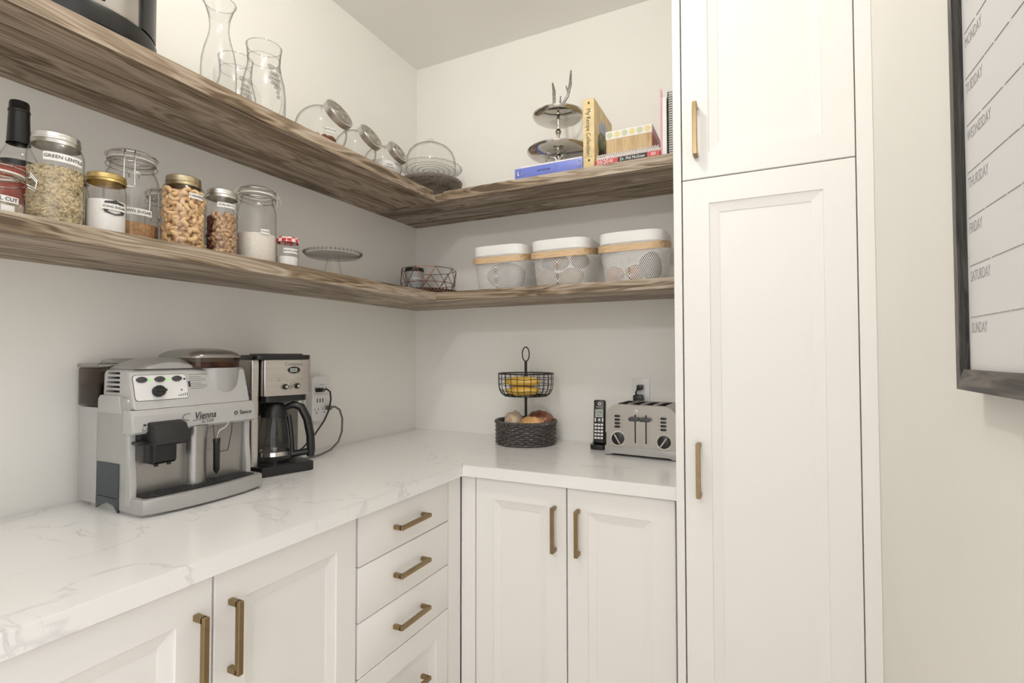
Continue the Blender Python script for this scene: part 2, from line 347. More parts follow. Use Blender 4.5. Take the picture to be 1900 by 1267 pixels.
# worktop: one L
TD = .635; YC = -.5955; TH = .037
poly = [(.002, -1.95), (TD, -1.95), (TD, YC), (1.3175, YC), (1.3175, -.002), (.002, -.002)]
o = obj('worktop', prism(poly, 2, CT-TH, CT, .002), 'quartz', None, smooth=0); tag(o, 'white quartz L-shaped worktop with grey veins', 'worktop')

# ------------------------------------------------------------------ shelves
SX, SY = .340, -.3214
def shelf(name, x0, x1, y0, y1, z0, z1, mat, label, notch=None):
    if notch == 'left': # front corner chipped at the inner corner
        poly = [(-1.95, z0), (SY, z0), (SY-.016, z1-.0), (-1.95, z1)]
        bm = prism([(-1.95, z0), (y1, z0), (y1, z1), (-1.95, z1)], 0, x0, x1-.02); prism([(-1.95, z0), (SY-.0005, z0), (SY-.030, z1), (-1.95, z1)], 0, x1-.02, x1, 0, bm)
    elif notch == 'back':
        bm = box(x0, x1, y0+.02, y1, z0, z1); prism([(x0, z0), (x1, z0), (x1, z1), (SX+.036, z1), (SX+.0005, z0+.004), (x0, z0+.004)], 1, y0, y0+.02, 0, bm)
    else: bm = box(x0, x1, y0, y1, z0, z1, .0012, 1)
    tag(obj(name, bm, mat, None, smooth=0), label, 'shelf')
shelf('floating_shelf', .001, SX, -1.95, SY-.0005, U0, U1, 'oak_y', 'upper oak shelf on the wall with the carafe and glass jars', 'left')
shelf('floating_shelf', .001, 1.3175, SY, -.001, U0, U1, 'oak_x', 'upper oak shelf holding the recipe books and silver stand', 'back')
shelf('floating_shelf', .001, SX, -1.95, SY-.0005, L0, L1, 'oak_y', 'lower oak shelf holding the labelled food jars')
shelf('floating_shelf', .001, 1.3175, SY, -.001, L0, L1, 'oak_x', 'lower oak shelf holding the three white mesh baskets')

# ------------------------------------------------------------------ jars on the lower shelf
CAMXY = (1.5216, -2.039)
def facing(x, y): return math.atan2(CAMXY[1]-y, CAMXY[0]-x)
def jar_label(root, R, ang, z, s, wd, ht, size, tilt=0):
    lb = obj('paper_label', wrap(patch(wd, ht), R+.0006, ang, z), 'paper', root, smooth=60)
    t = text_bm(s, size, .0002, 'CENTER'); 
    for v in t.verts: v.co.z += .0009
    obj('lettering', wrap(t, R+.0006, ang, z), 'ink', lb, smooth=0); return lb
def body_prof(R, H, neck, nh, sh=.03):
    return [(0, 0), (R*.82, 0), (R*.95, .004), (R, .012), (R, H-nh-sh), (R*.985, H-nh-sh*.7), (R*.93, H-nh-sh*.4), (neck+(R-neck)*.35, H-nh-sh*.12), (neck, H-nh), (neck, H-.002), (neck-.002, H)]
def screw_jar(name, label, x, y, R, H, neck, lid_mat, fill=None, fillh=0, lidh=.018, nh=.02, sh=.028, ang=None):
    """H: height of the glass; metal screw lid on top"""
    r = thing(name, label, 'jar', (x, y, L1))
    obj('glass_body', lathe(body_prof(R, H, neck, nh, sh)), 'glass', r)
    lr = neck+.0035
    ld = obj('lid', lathe([(0, H+.004), (lr-.003, H+.004), (lr, H+.002), (lr, H-lidh*.35), (lr+.0012, H-lidh*.4), (lr+.0012, H-lidh*.55), (lr, H-lidh*.6), (lr+.0015, H-lidh), (lr-.001, H-lidh), (lr-.001, H-.001), (0, H-.001)], 64, wob=lambda u, z: 1+(.006*math.cos(2*PI*u*32*1) if H-lidh*.35 <= z <= H+.003 else 0)), lid_mat, r)
    if fill: obj('contents', lathe([(0, .004), (R*.92, .004), (R*.965, .012), (R*.965, min(fillh, H-nh-sh)), (R*.9, fillh), (R*.5, fillh+.004), (0, fillh+.002)]), fill, r, kind='stuff')
    return r
def clamp_jar(name, label, x, y, R, H, neck, fill, fillh, hinge):
    r = thing(name, label, 'jar', (x, y, L1))
    obj('glass_body', lathe(body_prof(R, H, neck, .016, .034)+[(neck+.004, H), (neck+.004, H+.004)]), 'glass', r)
    obj('rubber_seal', lathe([(neck-.003, H+.0045), (neck+.006, H+.0045), (neck+.006, H+.0075), (neck-.003, H+.0075), (neck-.003, H+.0045)]), 'rubber', r)
    obj('glass_lid', lathe([(0, H+.008), (neck+.005, H+.008), (neck+.006, H+.014), (neck+.004, H+.022), (neck-.004, H+.026), (neck*.8, H+.027), (0, H+.025)]), 'glass', r)
    bm = B(); k = neck+.008
    tube([(k*math.cos(a), k*math.sin(a), H-.006) for a in [2*PI*i/40 for i in range(40)]], .0013, 6, True, bm)
    tube([((k+.001)*math.cos(a), (k+.001)*math.sin(a), H+.016) for a in [2*PI*i/40 for i in range(40)]], .0013, 6, True, bm)
    for s, ln in ((0, .03), (PI, .055)):
        c, q = math.cos(hinge+s), math.sin(hinge+s)
        for w_ in (-.010, .010):
            def P(rad, z, w_=w_): return (rad*c-w_*q, rad*q+w_*c, z)
            tube([P(k, H-.006), P(k+.012, H-.012), P(k+.014, H+.004), P(k+.004, H+.018)], .0014, 6, False, bm)
            if s: tube([P(k+.012, H-.012), P(k+.013, H-.012-ln*.6), P(k+.004, H-.012-ln)], .0014, 6, False, bm)
        tube([(k+.004)*c*Vector((1, 0, 0))+(k+.004)*q*Vector((0, 1, 0))+Vector((-.01*q, .01*c, H-.012-(ln if s else -.02))), (k+.004)*c*Vector((1, 0, 0))+(k+.004)*q*Vector((0, 1, 0))+Vector((.01*q, -.01*c, H-.012-(ln if s else -.02)))], .0014, 6, False, bm)
    obj('wire_clasp', bm, 'chrome', r)
    obj('contents', lathe([(0, .004), (R*.92, .004), (R*.965, .012), (R*.965, fillh), (R*.5, fillh-.006), (0, fillh-.004)]), fill, r, kind='stuff')
    return r

# oats
r = clamp_jar('oat_jar', 'glass clamp jar of steel cut oats beside the lentil jar', .255, -1.622, .042, .075, .036, 'oats', .028, 1.2)
a = facing(.255, -1.622); jar_label(r, .042, a+.25, .030, 'STEEL CUT', .052, .012, .0095); obj('price_sticker', wrap(patch(.02, .014), .0428, a+.45, .012), 'paper', r)
# bottle behind
bx, by = .16, -1.555
r = thing('sauce_bottle', 'clear bottle with black shrink cap and red zigzag label', 'bottle', (bx, by, L1))
H = .147
obj('glass_body', lathe([(0, 0), (.028, 0), (.031, .004), (.031, .142), (.029, .150), (.021, .168), (.0165, .178), (.0160, .205)]), 'glass', r)
obj('contents', lathe([(0, .003), (.0295, .004), (.0295, .125), (0, .125)]), 'sauce', r, kind='stuff')
lb = obj('paper_label', lathe([(.0313, .02), (.0318, .02), (.0318, .126), (.0313, .126)]), 'red_label', r)
zz = B()
for k in range(14):
    aa = 2*PI*k/14; t = bmesh.new(); vs_ = [t.verts.new(p) for p in ((-.0066, 0, 0), (.0066, 0, 0), (0, .010, 0))]; t.faces.new(vs_); merge(zz, wrap(t, .0322, aa, .104))
obj('zigzag_print', zz, 'orange', lb, smooth=0)
obj('black_band', lathe([(.0313, .127), (.0320, .127), (.0320, .1395), (.0313, .1395)]), 'black', lb)
obj('cap', lathe([(.0195, .178), (.0185, .182), (.0165, .243), (.0175, .244), (.0175, .2475), (.0162, .249), (.0158, .262), (.0145, .2655), (0, .266)]), 'black', r)
# small jar behind lentils
screw_jar('small_jar', 'small glass jar with grey metal lid behind the lentils', .085, -1.428, .028, .165, .022, 'tin', 'oats', .06)
# lentils
x, y, R = .245, -1.527, .045
r = screw_jar('lentil_jar', 'wide glass jar of green lentils with silver screw lid', x, y, R, .184, .0345, 'tin', None, 0, .019, .012, .030)
obj('contents', lathe([(0, .004), (R*.86, .004), (R*.90, .012), (R*.90, .112), (0, .114)]), 'lentil_fill', r, kind='stuff')
bm = B(); rnd = random.Random(3); vs_, fs_ = [], []
def lens(vl, fl, c, nrm, rad, th):
    nrm = nrm.normalized(); u = nrm.orthogonal().normalized(); v = nrm.cross(u); b0 = len(vl)
    for k in range(7): vl.append(c+(u*math.cos(k*2*PI/7)+v*math.sin(k*2*PI/7))*rad)
    vl.append(c+nrm*th); vl.append(c-nrm*th)
    for k in range(7): fl.append((b0+k, b0+(k+1) % 7, b0+7)); fl.append((b0+(k+1) % 7, b0+k, b0+8))
n = 0
while n < 2700:
    aa = rnd.uniform(0, 2*PI); zz_ = rnd.uniform(.006, .117); rr = R*.955-rnd.uniform(.0005, .003)
    c = Vector((rr*math.cos(aa), rr*math.sin(aa), zz_)); nn = Vector((math.cos(aa), math.sin(aa), 0))+Vector((rnd.gauss(0, .5), rnd.gauss(0, .5), rnd.gauss(0, .5)))
    lens(vs_, fs_, c, nn, rnd.uniform(.0034, .0042), .0014); n += 1
for _ in range(500):
    aa = rnd.uniform(0, 2*PI); rr = R*.94*math.sqrt(rnd.random()); lens(vs_, fs_, Vector((rr*math.cos(aa), rr*math.sin(aa), .115+rnd.uniform(0, .004))), Vector((rnd.gauss(0, .4), rnd.gauss(0, .4), 1)), .003, .0011)
me = bpy.data.meshes.new('lentils'); me.from_pydata(vs_, [], fs_); me.materials.append(M['lentil']); o = bpy.data.objects.new('lentils', me); C.objects.link(o); o.parent = r; o['kind'] = 'stuff'
a = facing(x, y); jar_label(r, R, a+.30, .135, 'GREEN LENTILS', .066, .0165, .0092)
# icing sugar
x, y, R = .262, -1.446, .035
r = screw_jar('icing_sugar_jar', 'glass jar of icing sugar with gold screw lid', x, y, R, .128, .0305, 'gold_tin', 'sugar', .074, .014, .012, .02)
a = facing(x, y)
hexa = prism([(-.024, 0), (-.018, .012), (-.004, .0145), (0, .017), (.004, .0145), (.018, .012), (.024, 0), (.018, -.012), (0, -.016), (-.018, -.012)], 2, 0, .0003)
obj('black_plaque', wrap(hexa, R+.0004, a+.45, .058), 'charcoal', r, smooth=0)
jar_label(r, R+.0005, a+.42, .059, 'ICING SUGAR', .047, .0125, .0068)
# brown sugar
x, y, R = .165, -1.348, .055
r = clamp_jar('brown_sugar_jar', 'large clamp-lid jar holding a little brown sugar', x, y, R, .205, .043, 'brown_sugar', .058, 2.6)
a = facing(x, y); jar_label(r, R, a+.12, .082, 'BROWN SUGAR', .072, .015, .0094)
clamp_jar('clamp_jar', 'empty glass clamp jar tucked behind the cashews', .085, -1.225, .046, .160, .038, 'sugar', .012, 2.2)
# cashews
x, y, R = .242, -1.272, .047
screw = screw_jar('cashew_jar', 'square-shouldered glass jar of cashews with brass screw lid', x, y, R, .180, .0335, 'brass_tin', None, 0, .02, .012, .03)
a = facing(x, y); jar_label(screw, R, a+.62, .133, 'CASHEWS', .036, .0125, .0078)
def cashew_mesh():
    pts = [(.0085*math.cos(t), .0085*math.sin(t), 0) for t in [math.radians(-110+220*k/7) for k in range(8)]]
    bm = tube(pts, [.0022, .0044, .0054, .0056, .0055, .0052, .0044, .0022], 8)
    return bm
cm = obj('cashew', cashew_mesh(), 'cashew', None, smooth=80); cme = cm.data; bpy.data.objects.remove(cm)
wm = obj('walnut_piece', blob(.0105, .0072, .0055, 4, .28, 2), 'walnut', None); wme = wm.data; bpy.data.objects.remove(wm)
pm = obj('dried_berry', blob(.007, .0045, .0045, 9, .2, 2), 'pecan', None); pme = pm.data; bpy.data.objects.remove(pm)
def scatter(name, me, cx, cy, R, z0, z1, step, inset, label, group, rnd, cat, cond=None, a0=0, a1=2*PI, flatness=.5):
    n = 0; row = 0; z = z0
    while z <= z1:
        cnt = max(3, int((a1-a0)*(R-inset)/step))
        for k in range(cnt):
            aa = a0+(a1-a0)*(k+.5*(row % 2)+rnd.uniform(-.2, .2))/cnt; rr = R-inset-rnd.uniform(0, .002)
            if cond and not cond(aa): continue
            o = bpy.data.objects.new(name, me); C.objects.link(o)
            o.location = (cx+rr*math.cos(aa), cy+rr*math.sin(aa), L1+z+rnd.uniform(-.002, .002))
            q = Vector((math.cos(aa)+rnd.gauss(0, flatness), math.sin(aa)+rnd.gauss(0, flatness), rnd.gauss(0, flatness))).to_track_quat('Z', 'Y') @ Matrix.Rotation(rnd.uniform(0, 6.28), 3, 'Z').to_quaternion()
            o.rotation_mode = 'QUATERNION'; o.rotation_quaternion = q
            s = rnd.uniform(.9, 1.15); o.scale = (s, s, s); tag(o, label, cat, group); n += 1
        z += step*.72; row += 1
    return n
rnd = random.Random(11)
scatter('cashew', cme, x, y, R, .009, .146, .0165, .0090, 'curved beige cashew nut inside the cashew jar', 'cashews in the jar', rnd, 'cashew', None, a-1.75, a+1.75, .45)
obj('cashew_core', lathe([(0, .006), (R-.019, .006), (R-.019, .148), (0, .15)]), 'cashew', screw, kind='stuff')
# walnuts
x, y, R = .242, -1.172, .037
r = screw_jar('walnut_jar', 'glass jar of walnut pieces with silver screw lid', x, y, R, .176, .0325, 'tin', None, 0, .018, .01, .014)
a = facing(x, y); jar_label(r, R, a+.30, .136, 'WALNUTS', .044, .0125, .0082)
scatter('walnut_piece', wme, x, y, R, .007, .118, .0145, .0080, 'crinkled brown walnut piece inside the walnut jar', 'walnut pieces in the jar', rnd, 'walnut', lambda t: t > a-.75, a-1.8, a+1.8, .6)
scatter('dried_berry', pme, x, y, R, .006, .108, .0105, .0060, 'dark red dried berry inside the walnut jar', 'dried berries in the walnut jar', rnd, 'berry', lambda t: t <= a-.75, a-1.8, a+1.8, .6)
obj('nut_core', lathe([(0, .006), (R-.014, .006), (R-.014, .115), (0, .118)]), 'walnut', r, kind='stuff')
# flour
x, y, R = .235, -1.062, .051
r = clamp_jar('flour_jar', 'tall clamp-lid glass jar half full of flour', x, y, R, .194, .041, 'flour', .086, 1.35)
a = facing(x, y); jar_label(r, R, a+.42, .090, 'FLOUR', .024, .0125, .0066)
# baking soda
x, y, R = .258, -.976, .0305
r = screw_jar('baking_soda_jar', 'short glass jar with red gingham lid', x, y, R, .090, .0285, 'gingham', 'sugar', .036, .011, .008, .010)
a = facing(x, y); jar_label(r, R, a+.35, .052, 'BAKING SODA', .044, .014, .0064)
# glass cake stand
r = thing('cake_stand', 'clear glass cake stand with beaded rim on the lower shelf', 'cake stand', (.175, -.715, L1))
obj('foot', lathe([(0, .001), (.037, .001), (.036, .005), (.030, .03), (.024, .06), (.020, .078), (.021, .086), (0, .087)]), 'glass_clear', r)
pl = obj('plate', lathe([(0, .088), (.088, .090), (.094, .094), (.0955, .101), (.092, .102), (.088, .096), (0, .095)], 72), 'glass_clear', r)
bm = B()
for k in range(44):
    t = bmesh.new(); bmesh.ops.create_icosphere(t, subdivisions=1, radius=.0052); merge(bm, trans(t, Matrix.Translation((.0965*math.cos(2*PI*k/44), .0965*math.sin(2*PI*k/44), .103))))
obj('beaded_rim', bm, 'glass_rim', pl)
# tray, candle, wire bowl in the corner
tx, ty = .185, -.168
r = thing('wicker_tray', 'round dark brown woven tray in the shelf corner', 'tray', (tx, ty, L1))
obj('tray_base', lathe([(0, .001), (.125, .001), (.131, .018), (.129, .018), (.123, .005), (0, .005)]), 'wicker_brown', r)
bm = B()
for q in range(2): tube([((.130+.004*math.cos(26*t+q*PI))*math.cos(t), (.130+.004*math.cos(26*t+q*PI))*math.sin(t), .018+.006*math.sin(26*t+q*PI)+.004) for t in [2*PI*i/260 for i in range(260)]], .0042, 6, True, bm)
obj('woven_rim', bm, 'wicker_brown', r)
r = thing('wire_bowl', 'open copper wire bowl of triangles on the woven tray', 'bowl', (tx+.004, ty+.004, L1+.0055))
bm = B(); nb = 9; A = [Vector((.110*math.cos(2*PI*k/nb), .110*math.sin(2*PI*k/nb), .002)) for k in range(nb)]; Bq = [Vector((.121*math.cos(2*PI*(k+.5)/nb), .121*math.sin(2*PI*(k+.5)/nb), .055)) for k in range(nb)]; Cq = [Vector((.124*math.cos(2*PI*k/nb), .124*math.sin(2*PI*k/nb), .118)) for k in range(nb)]
for k in range(nb):
    j = (k+1) % nb
    for p, q in ((A[k], A[j]), (A[k], Bq[k]), (A[j], Bq[k]), (Bq[k], Bq[j]), (Bq[k], Cq[k]), (Bq[k], Cq[j]), (Cq[k], Cq[j])): tube([p, q], .0014, 6, False, bm)
obj('wire_frame', bm, 'copper', r)
r = thing('candle_jar', 'grey jar candle with black lid standing in the wire bowl', 'candle', (tx-.040, ty-.040, L1+.0055))
obj('jar', lathe([(0, 0), (.038, 0), (.040, .003), (.040, .106), (.038, .108), (0, .108)]), 'candle_grey', r)
ld = obj('lid', lathe([(0, .108), (.0415, .108), (.042, .110), (.042, .120), (.040, .123), (0, .123)]), 'black', r)
a = facing(tx-.040, ty-.040); t = text_bm('balance', .0145, .0002, 'CENTER'); 
obj('lettering', wrap(t, .0404, a+.38, .076), 'ink_white', r, smooth=0)
bm = B()
for q in range(2): merge(bm, wrap(patch(.026-.006*q, .0007), .0403, a+.38, .064-.005*q))
obj('small_print', bm, 'ink_white', r, smooth=0)

# ------------------------------------------------------------------ mesh baskets
def basket(x, label, seed, items):
    r = thing('mesh_basket', label, 'basket', (x, -.165, L1), 0, 'white mesh baskets on the lower shelf')
    W, D, H = .118, .118, .205
    def outline(t, z):  # superellipse plan, tapering downwards
        k = .86+.14*min(1, z/.14); c, s = math.cos(t), math.sin(t); e = 2/4.2
        return Vector((W*k*math.copysign(abs(c)**e, c), D*k*math.copysign(abs(s)**e, s), z))
    # arc-length table
    N = 720; tab = [0]; prev = outline(0, .14)
    for i in range(1, N+1):
        p = outline(2*PI*i/N, .14); tab.append(tab[-1]+(p-prev).length); prev = p
    per = tab[-1]
    def at_s(u):
        u = (u % 1)*per; lo, hi = 0, N
        while hi-lo > 1:
            md = (lo+hi)//2
            if tab[md] <= u: lo = md
            else: hi = md
        return 2*PI*(lo+(u-tab[lo])/(tab[hi]-tab[lo]+1e-9))/N
    zb, zt = .004, .142; nl = 118; ns = 16; vl, fl = [], []; du = .00105/per
    cache = {}
    def tt(u):
        u = round(u % 1, 5)
        if u not in cache: cache[u] = at_s(u)
        return cache[u]
    for sgn in (1, -1):
        for i in range(nl):
            b0 = len(vl)
            for k in range(ns+1):
                f = k/ns; z = zb+(zt-zb)*f; u = i/nl+sgn*f*(zt-zb)*.62/per
                vl.append(outline(tt(u-du), z)); vl.append(outline(tt(u+du), z))
            for k in range(ns): fl.append((b0+2*k, b0+2*k+1, b0+2*k+3, b0+2*k+2))
    me = bpy.data.meshes.new('mesh_wall'); me.from_pydata(vl, [], fl); me.materials.append(M['white_metal']); o = bpy.data.objects.new('mesh_wall', me); C.objects.link(o); o.parent = r; o['kind'] = 'stuff'
    def band(z0, z1, th, sc_=1, n=64):
        t = bmesh.new(); R4 = []
        for i in range(n):
            a_ = 2*PI*i/n; p = outline(a_, .142); q = p*1.0; q.z = 0; q = q.normalized()*th
            R4.append([t.verts.new((p.x*sc_, p.y*sc_, z0)), t.verts.new((p.x*sc_, p.y*sc_, z1)), t.verts.new((p.x*sc_-q.x, p.y*sc_-q.y, z1)), t.verts.new((p.x*sc_-q.x, p.y*sc_-q.y, z0))])
        for i in range(n):
            a_, b_ = R4[i], R4[(i+1) % n]
            for k in range(4): t.faces.new((a_[k], b_[k], b_[(k+1) % 4], a_[(k+1) % 4]))
        return t
    obj('rim_band', band(.139, .176, .003, 1.004), 'white_metal', r)
    obj('base', prism([(outline(2*PI*i/48, 0).x, outline(2*PI*i/48, 0).y) for i in range(48)], 2, .001, .005), 'white_metal', r)
    # bent wood handle folded down round the front
    t = bmesh.new(); n = 40; R4 = []
    for i in range(n+1):
        a_ = PI+PI*i/n; p = outline(a_, .16); q = Vector((p.x, p.y, 0)); off = q.normalized()
        z = .138-.020*math.sin(PI*i/n)**.6; p = q+off*.003; o_ = q+off*.0075
        R4.append([t.verts.new((p.x, p.y, z-.012)), t.verts.new((p.x, p.y, z+.012)), t.verts.new((o_.x, o_.y, z+.012)), t.verts.new((o_.x, o_.y, z-.012))])
    for a_, b_ in zip(R4, R4[1:]):
        for k in range(4): t.faces.new((a_[k], a_[(k+1) % 4], b_[(k+1) % 4], b_[k]))
    t.faces.new(R4[0]); t.faces.new(R4[-1][::-1])
    h = obj('handle', t, 'beech', r)
    bm = B()
    for s in (-1, 1): tube([(s*W*1.0, 0, .138), (s*(W+.009), 0, .138)], .004, 10, False, bm)
    obj('pivot', bm, 'chrome', h)
    for i, (dx, dy, dz, sx, sy, sz, mat, nm, lb, cat) in enumerate(items):
        o = obj(nm, blob(sx, sy, sz, seed*10+i, .06, 3), mat); o.location = (x+dx, -.165+dy, L1+.006+dz); tag(o, lb, cat, 'vegetables in the mesh baskets')
basket(.588, 'white mesh basket with wooden handle, farthest from the pantry cabinet', 1, [(0, -.01, .062, .078, .075, .056, 'grey_cloth', 'produce_bag', 'grey produce bag inside the mesh basket farthest from the pantry cabinet', 'bag')])
P = 'brown potato seen through the middle mesh basket'
basket(.845, 'white mesh basket with wooden handle, middle of the three', 2, [(-.055, -.055, .034, .042, .036, .033, 'potato', 'potato', P, 'potato'), (.04, -.06, .034, .045, .036, .033, 'potato', 'potato', P, 'potato'), (-.02, .03, .036, .042, .04, .034, 'potato', 'potato', P, 'potato'), (-.012, -.06, .092, .04, .034, .030, 'potato', 'potato', P, 'potato'), (.058, -.02, .098, .038, .034, .030, 'potato', 'potato', P, 'potato'), (-.065, -.01, .100, .036, .036, .03, 'purple_bag', 'onion', 'dark onion seen through the middle mesh basket', 'onion')])
P = 'golden onion seen through the mesh basket by the pantry cabinet'
basket(1.112, 'white mesh basket with wooden handle, touching the pantry cabinet side', 3, [(-.060, -.062, .030, .032, .031, .029, 'onion', 'onion', P, 'onion'), (.008, -.064, .030, .031, .031, .029, 'onion', 'onion', P, 'onion'), (.058, -.03, .055, .040, .05, .052, 'purple_bag', 'eggplant', 'dark purple eggplant seen through the mesh basket', 'eggplant')])

# ------------------------------------------------------------------ upper shelf, along the left wall
r = thing('pressure_cooker', 'stainless and black electric pressure cooker on the upper shelf', 'cooker', (.190, -1.478, U1))
obj('base_ring', lathe([(0, .002), (.132, .002), (.142, .008), (.148, .028), (.147, .044), (.141, .048), (0, .048)], 64), 'black', r)
obj('steel_body', lathe([(0, .049), (.138, .049), (.140, .053), (.140, .20), (.137, .205), (0, .205)], 64), 'steel_z', r)
obj('lid', lathe([(.143, .205), (.145, .215), (.130, .24), (.09, .265), (.03, .275), (0, .275)], 64), 'black', r)
bm = B(); n = 12; A = []
for k in range(n+1):
    aa = math.radians(-52+48*k/n); A.append([bm.verts.new((q*math.cos(aa), q*math.sin(aa), z)) for q, z in ((.139, .058), (.145, .058), (.145, .19), (.139, .19))])
for p, q in zip(A, A[1:]):
    for k in range(4): bm.faces.new((p[k], p[(k+1) % 4], q[(k+1) % 4], q[k]))
bm.faces.new(A[0]); bm.faces.new(A[-1][::-1]); obj('control_panel', bm, 'black', r)
bm = B(); A = []
for k in range(n+1):
    aa = math.radians(28+26*k/n); A.append([bm.verts.new((q*math.cos(aa), q*math.sin(aa), z)) for q, z in ((.138, .0505), (.146, .0505), (.146, .2), (.138, .2))])
for p, q in zip(A, A[1:]):
    for k in range(4): bm.faces.new((p[k], p[(k+1) % 4], q[(k+1) % 4], q[k]))
bm.faces.new(A[0]); bm.faces.new(A[-1][::-1]); obj('side_trim', bm, 'black', r)
a = math.radians(6); hb = box(.139, .172, -.03, .03, .118, .138, .008, 3); obj('side_handle', trans(hb, Matrix.Rotation(a, 4, 'Z')), 'black', r)
# carafe
r = thing('carafe', 'tall slender clear glass carafe with flared lip', 'carafe', (.20, -1.158, U1))
def spout(u, z): return 1
obj('glass_body', lathe([(0, .001), (.036, .001), (.042, .006), (.0438, .02), (.044, .11), (.0425, .14), (.037, .17), (.029, .198), (.0245, .22), (.024, .238), (.027, .262), (.034, .286), (.040, .301), (.0395, .302), (.033, .285), (.0255, .262)], 48), 'glass_clear', r)
obj('lip_ring', tube([(.0400*math.cos(t), .0400*math.sin(t), .3015) for t in [2*PI*i/48 for i in range(48)]], .0013, 6, True), 'glass_rim', r)
def pitcher(x, y, label, hd, scale=1):
    r = thing('pitcher', label, 'pitcher', (x, y, U1))
    prof = [(0, .001), (.046, .001), (.052, .006), (.055, .02), (.060, .06), (.0605, .10), (.057, .14), (.050, .17), (.0455, .19), (.0445, .21), (.0465, .235), (.0485, .252), (.047, .252), (.043, .21)]
    obj('glass_body', lathe([(q*scale, z*scale) for q, z in prof], 48), 'glass_clear', r)
    bm = tube([(.0480*scale*math.cos(t), .0480*scale*math.sin(t), .252*scale) for t in [2*PI*i/48 for i in range(48)]], .0013, 6, True)
    tube([(.0445*scale*math.cos(t), .0445*scale*math.sin(t), .215*scale) for t in [2*PI*i/48 for i in range(48)]], .001, 6, True, bm); obj('lip_ring', bm, 'glass_rim', r)
    c, s = math.cos(hd), math.sin(hd)
    obj('handle', tube([(q*scale*c, q*scale*s, z*scale) for q, z in ((.047, .20), (.062, .198), (.078, .18), (.084, .15), (.080, .11), (.070, .075), (.0595, .06))], .0055*scale, 8), 'glass_clear', r)
    bm = B(); f = facing(x, y)+.55; pass
    for row in range(6):
        for k in range(max(1, 4-abs(row-1))):
            aa = f+(k-(max(1, 4-abs(row-1))-1)/2)*.16+row*.03; z = (.155-.013*row)*scale; R = (.0605 if z < .125 else .054)*scale
            t = bmesh.new(); bmesh.ops.create_icosphere(t, subdivisions=2, radius=.0056*scale); merge(bm, trans(t, Matrix.Translation((R*math.cos(aa), R*math.sin(aa), z))))
    for k in (-1, 1):
        aa = f+k*.2; t = blob(.003, .011, .008, k+3, .2); merge(bm, trans(t, Matrix.Translation((.056*scale*math.cos(aa), .056*scale*math.sin(aa), .172*scale)) @ Matrix.Rotation(aa, 4, 'Z')))
    obj('grape_relief', bm, 'glass_rim', r)
pitcher(.205, -1.022, 'clear glass pitcher with embossed grapes beside the tilted jars', 1.75)
pitcher(.072, -1.018, 'clear glass pitcher with embossed grapes behind the carafe', 1.57, 1.0)
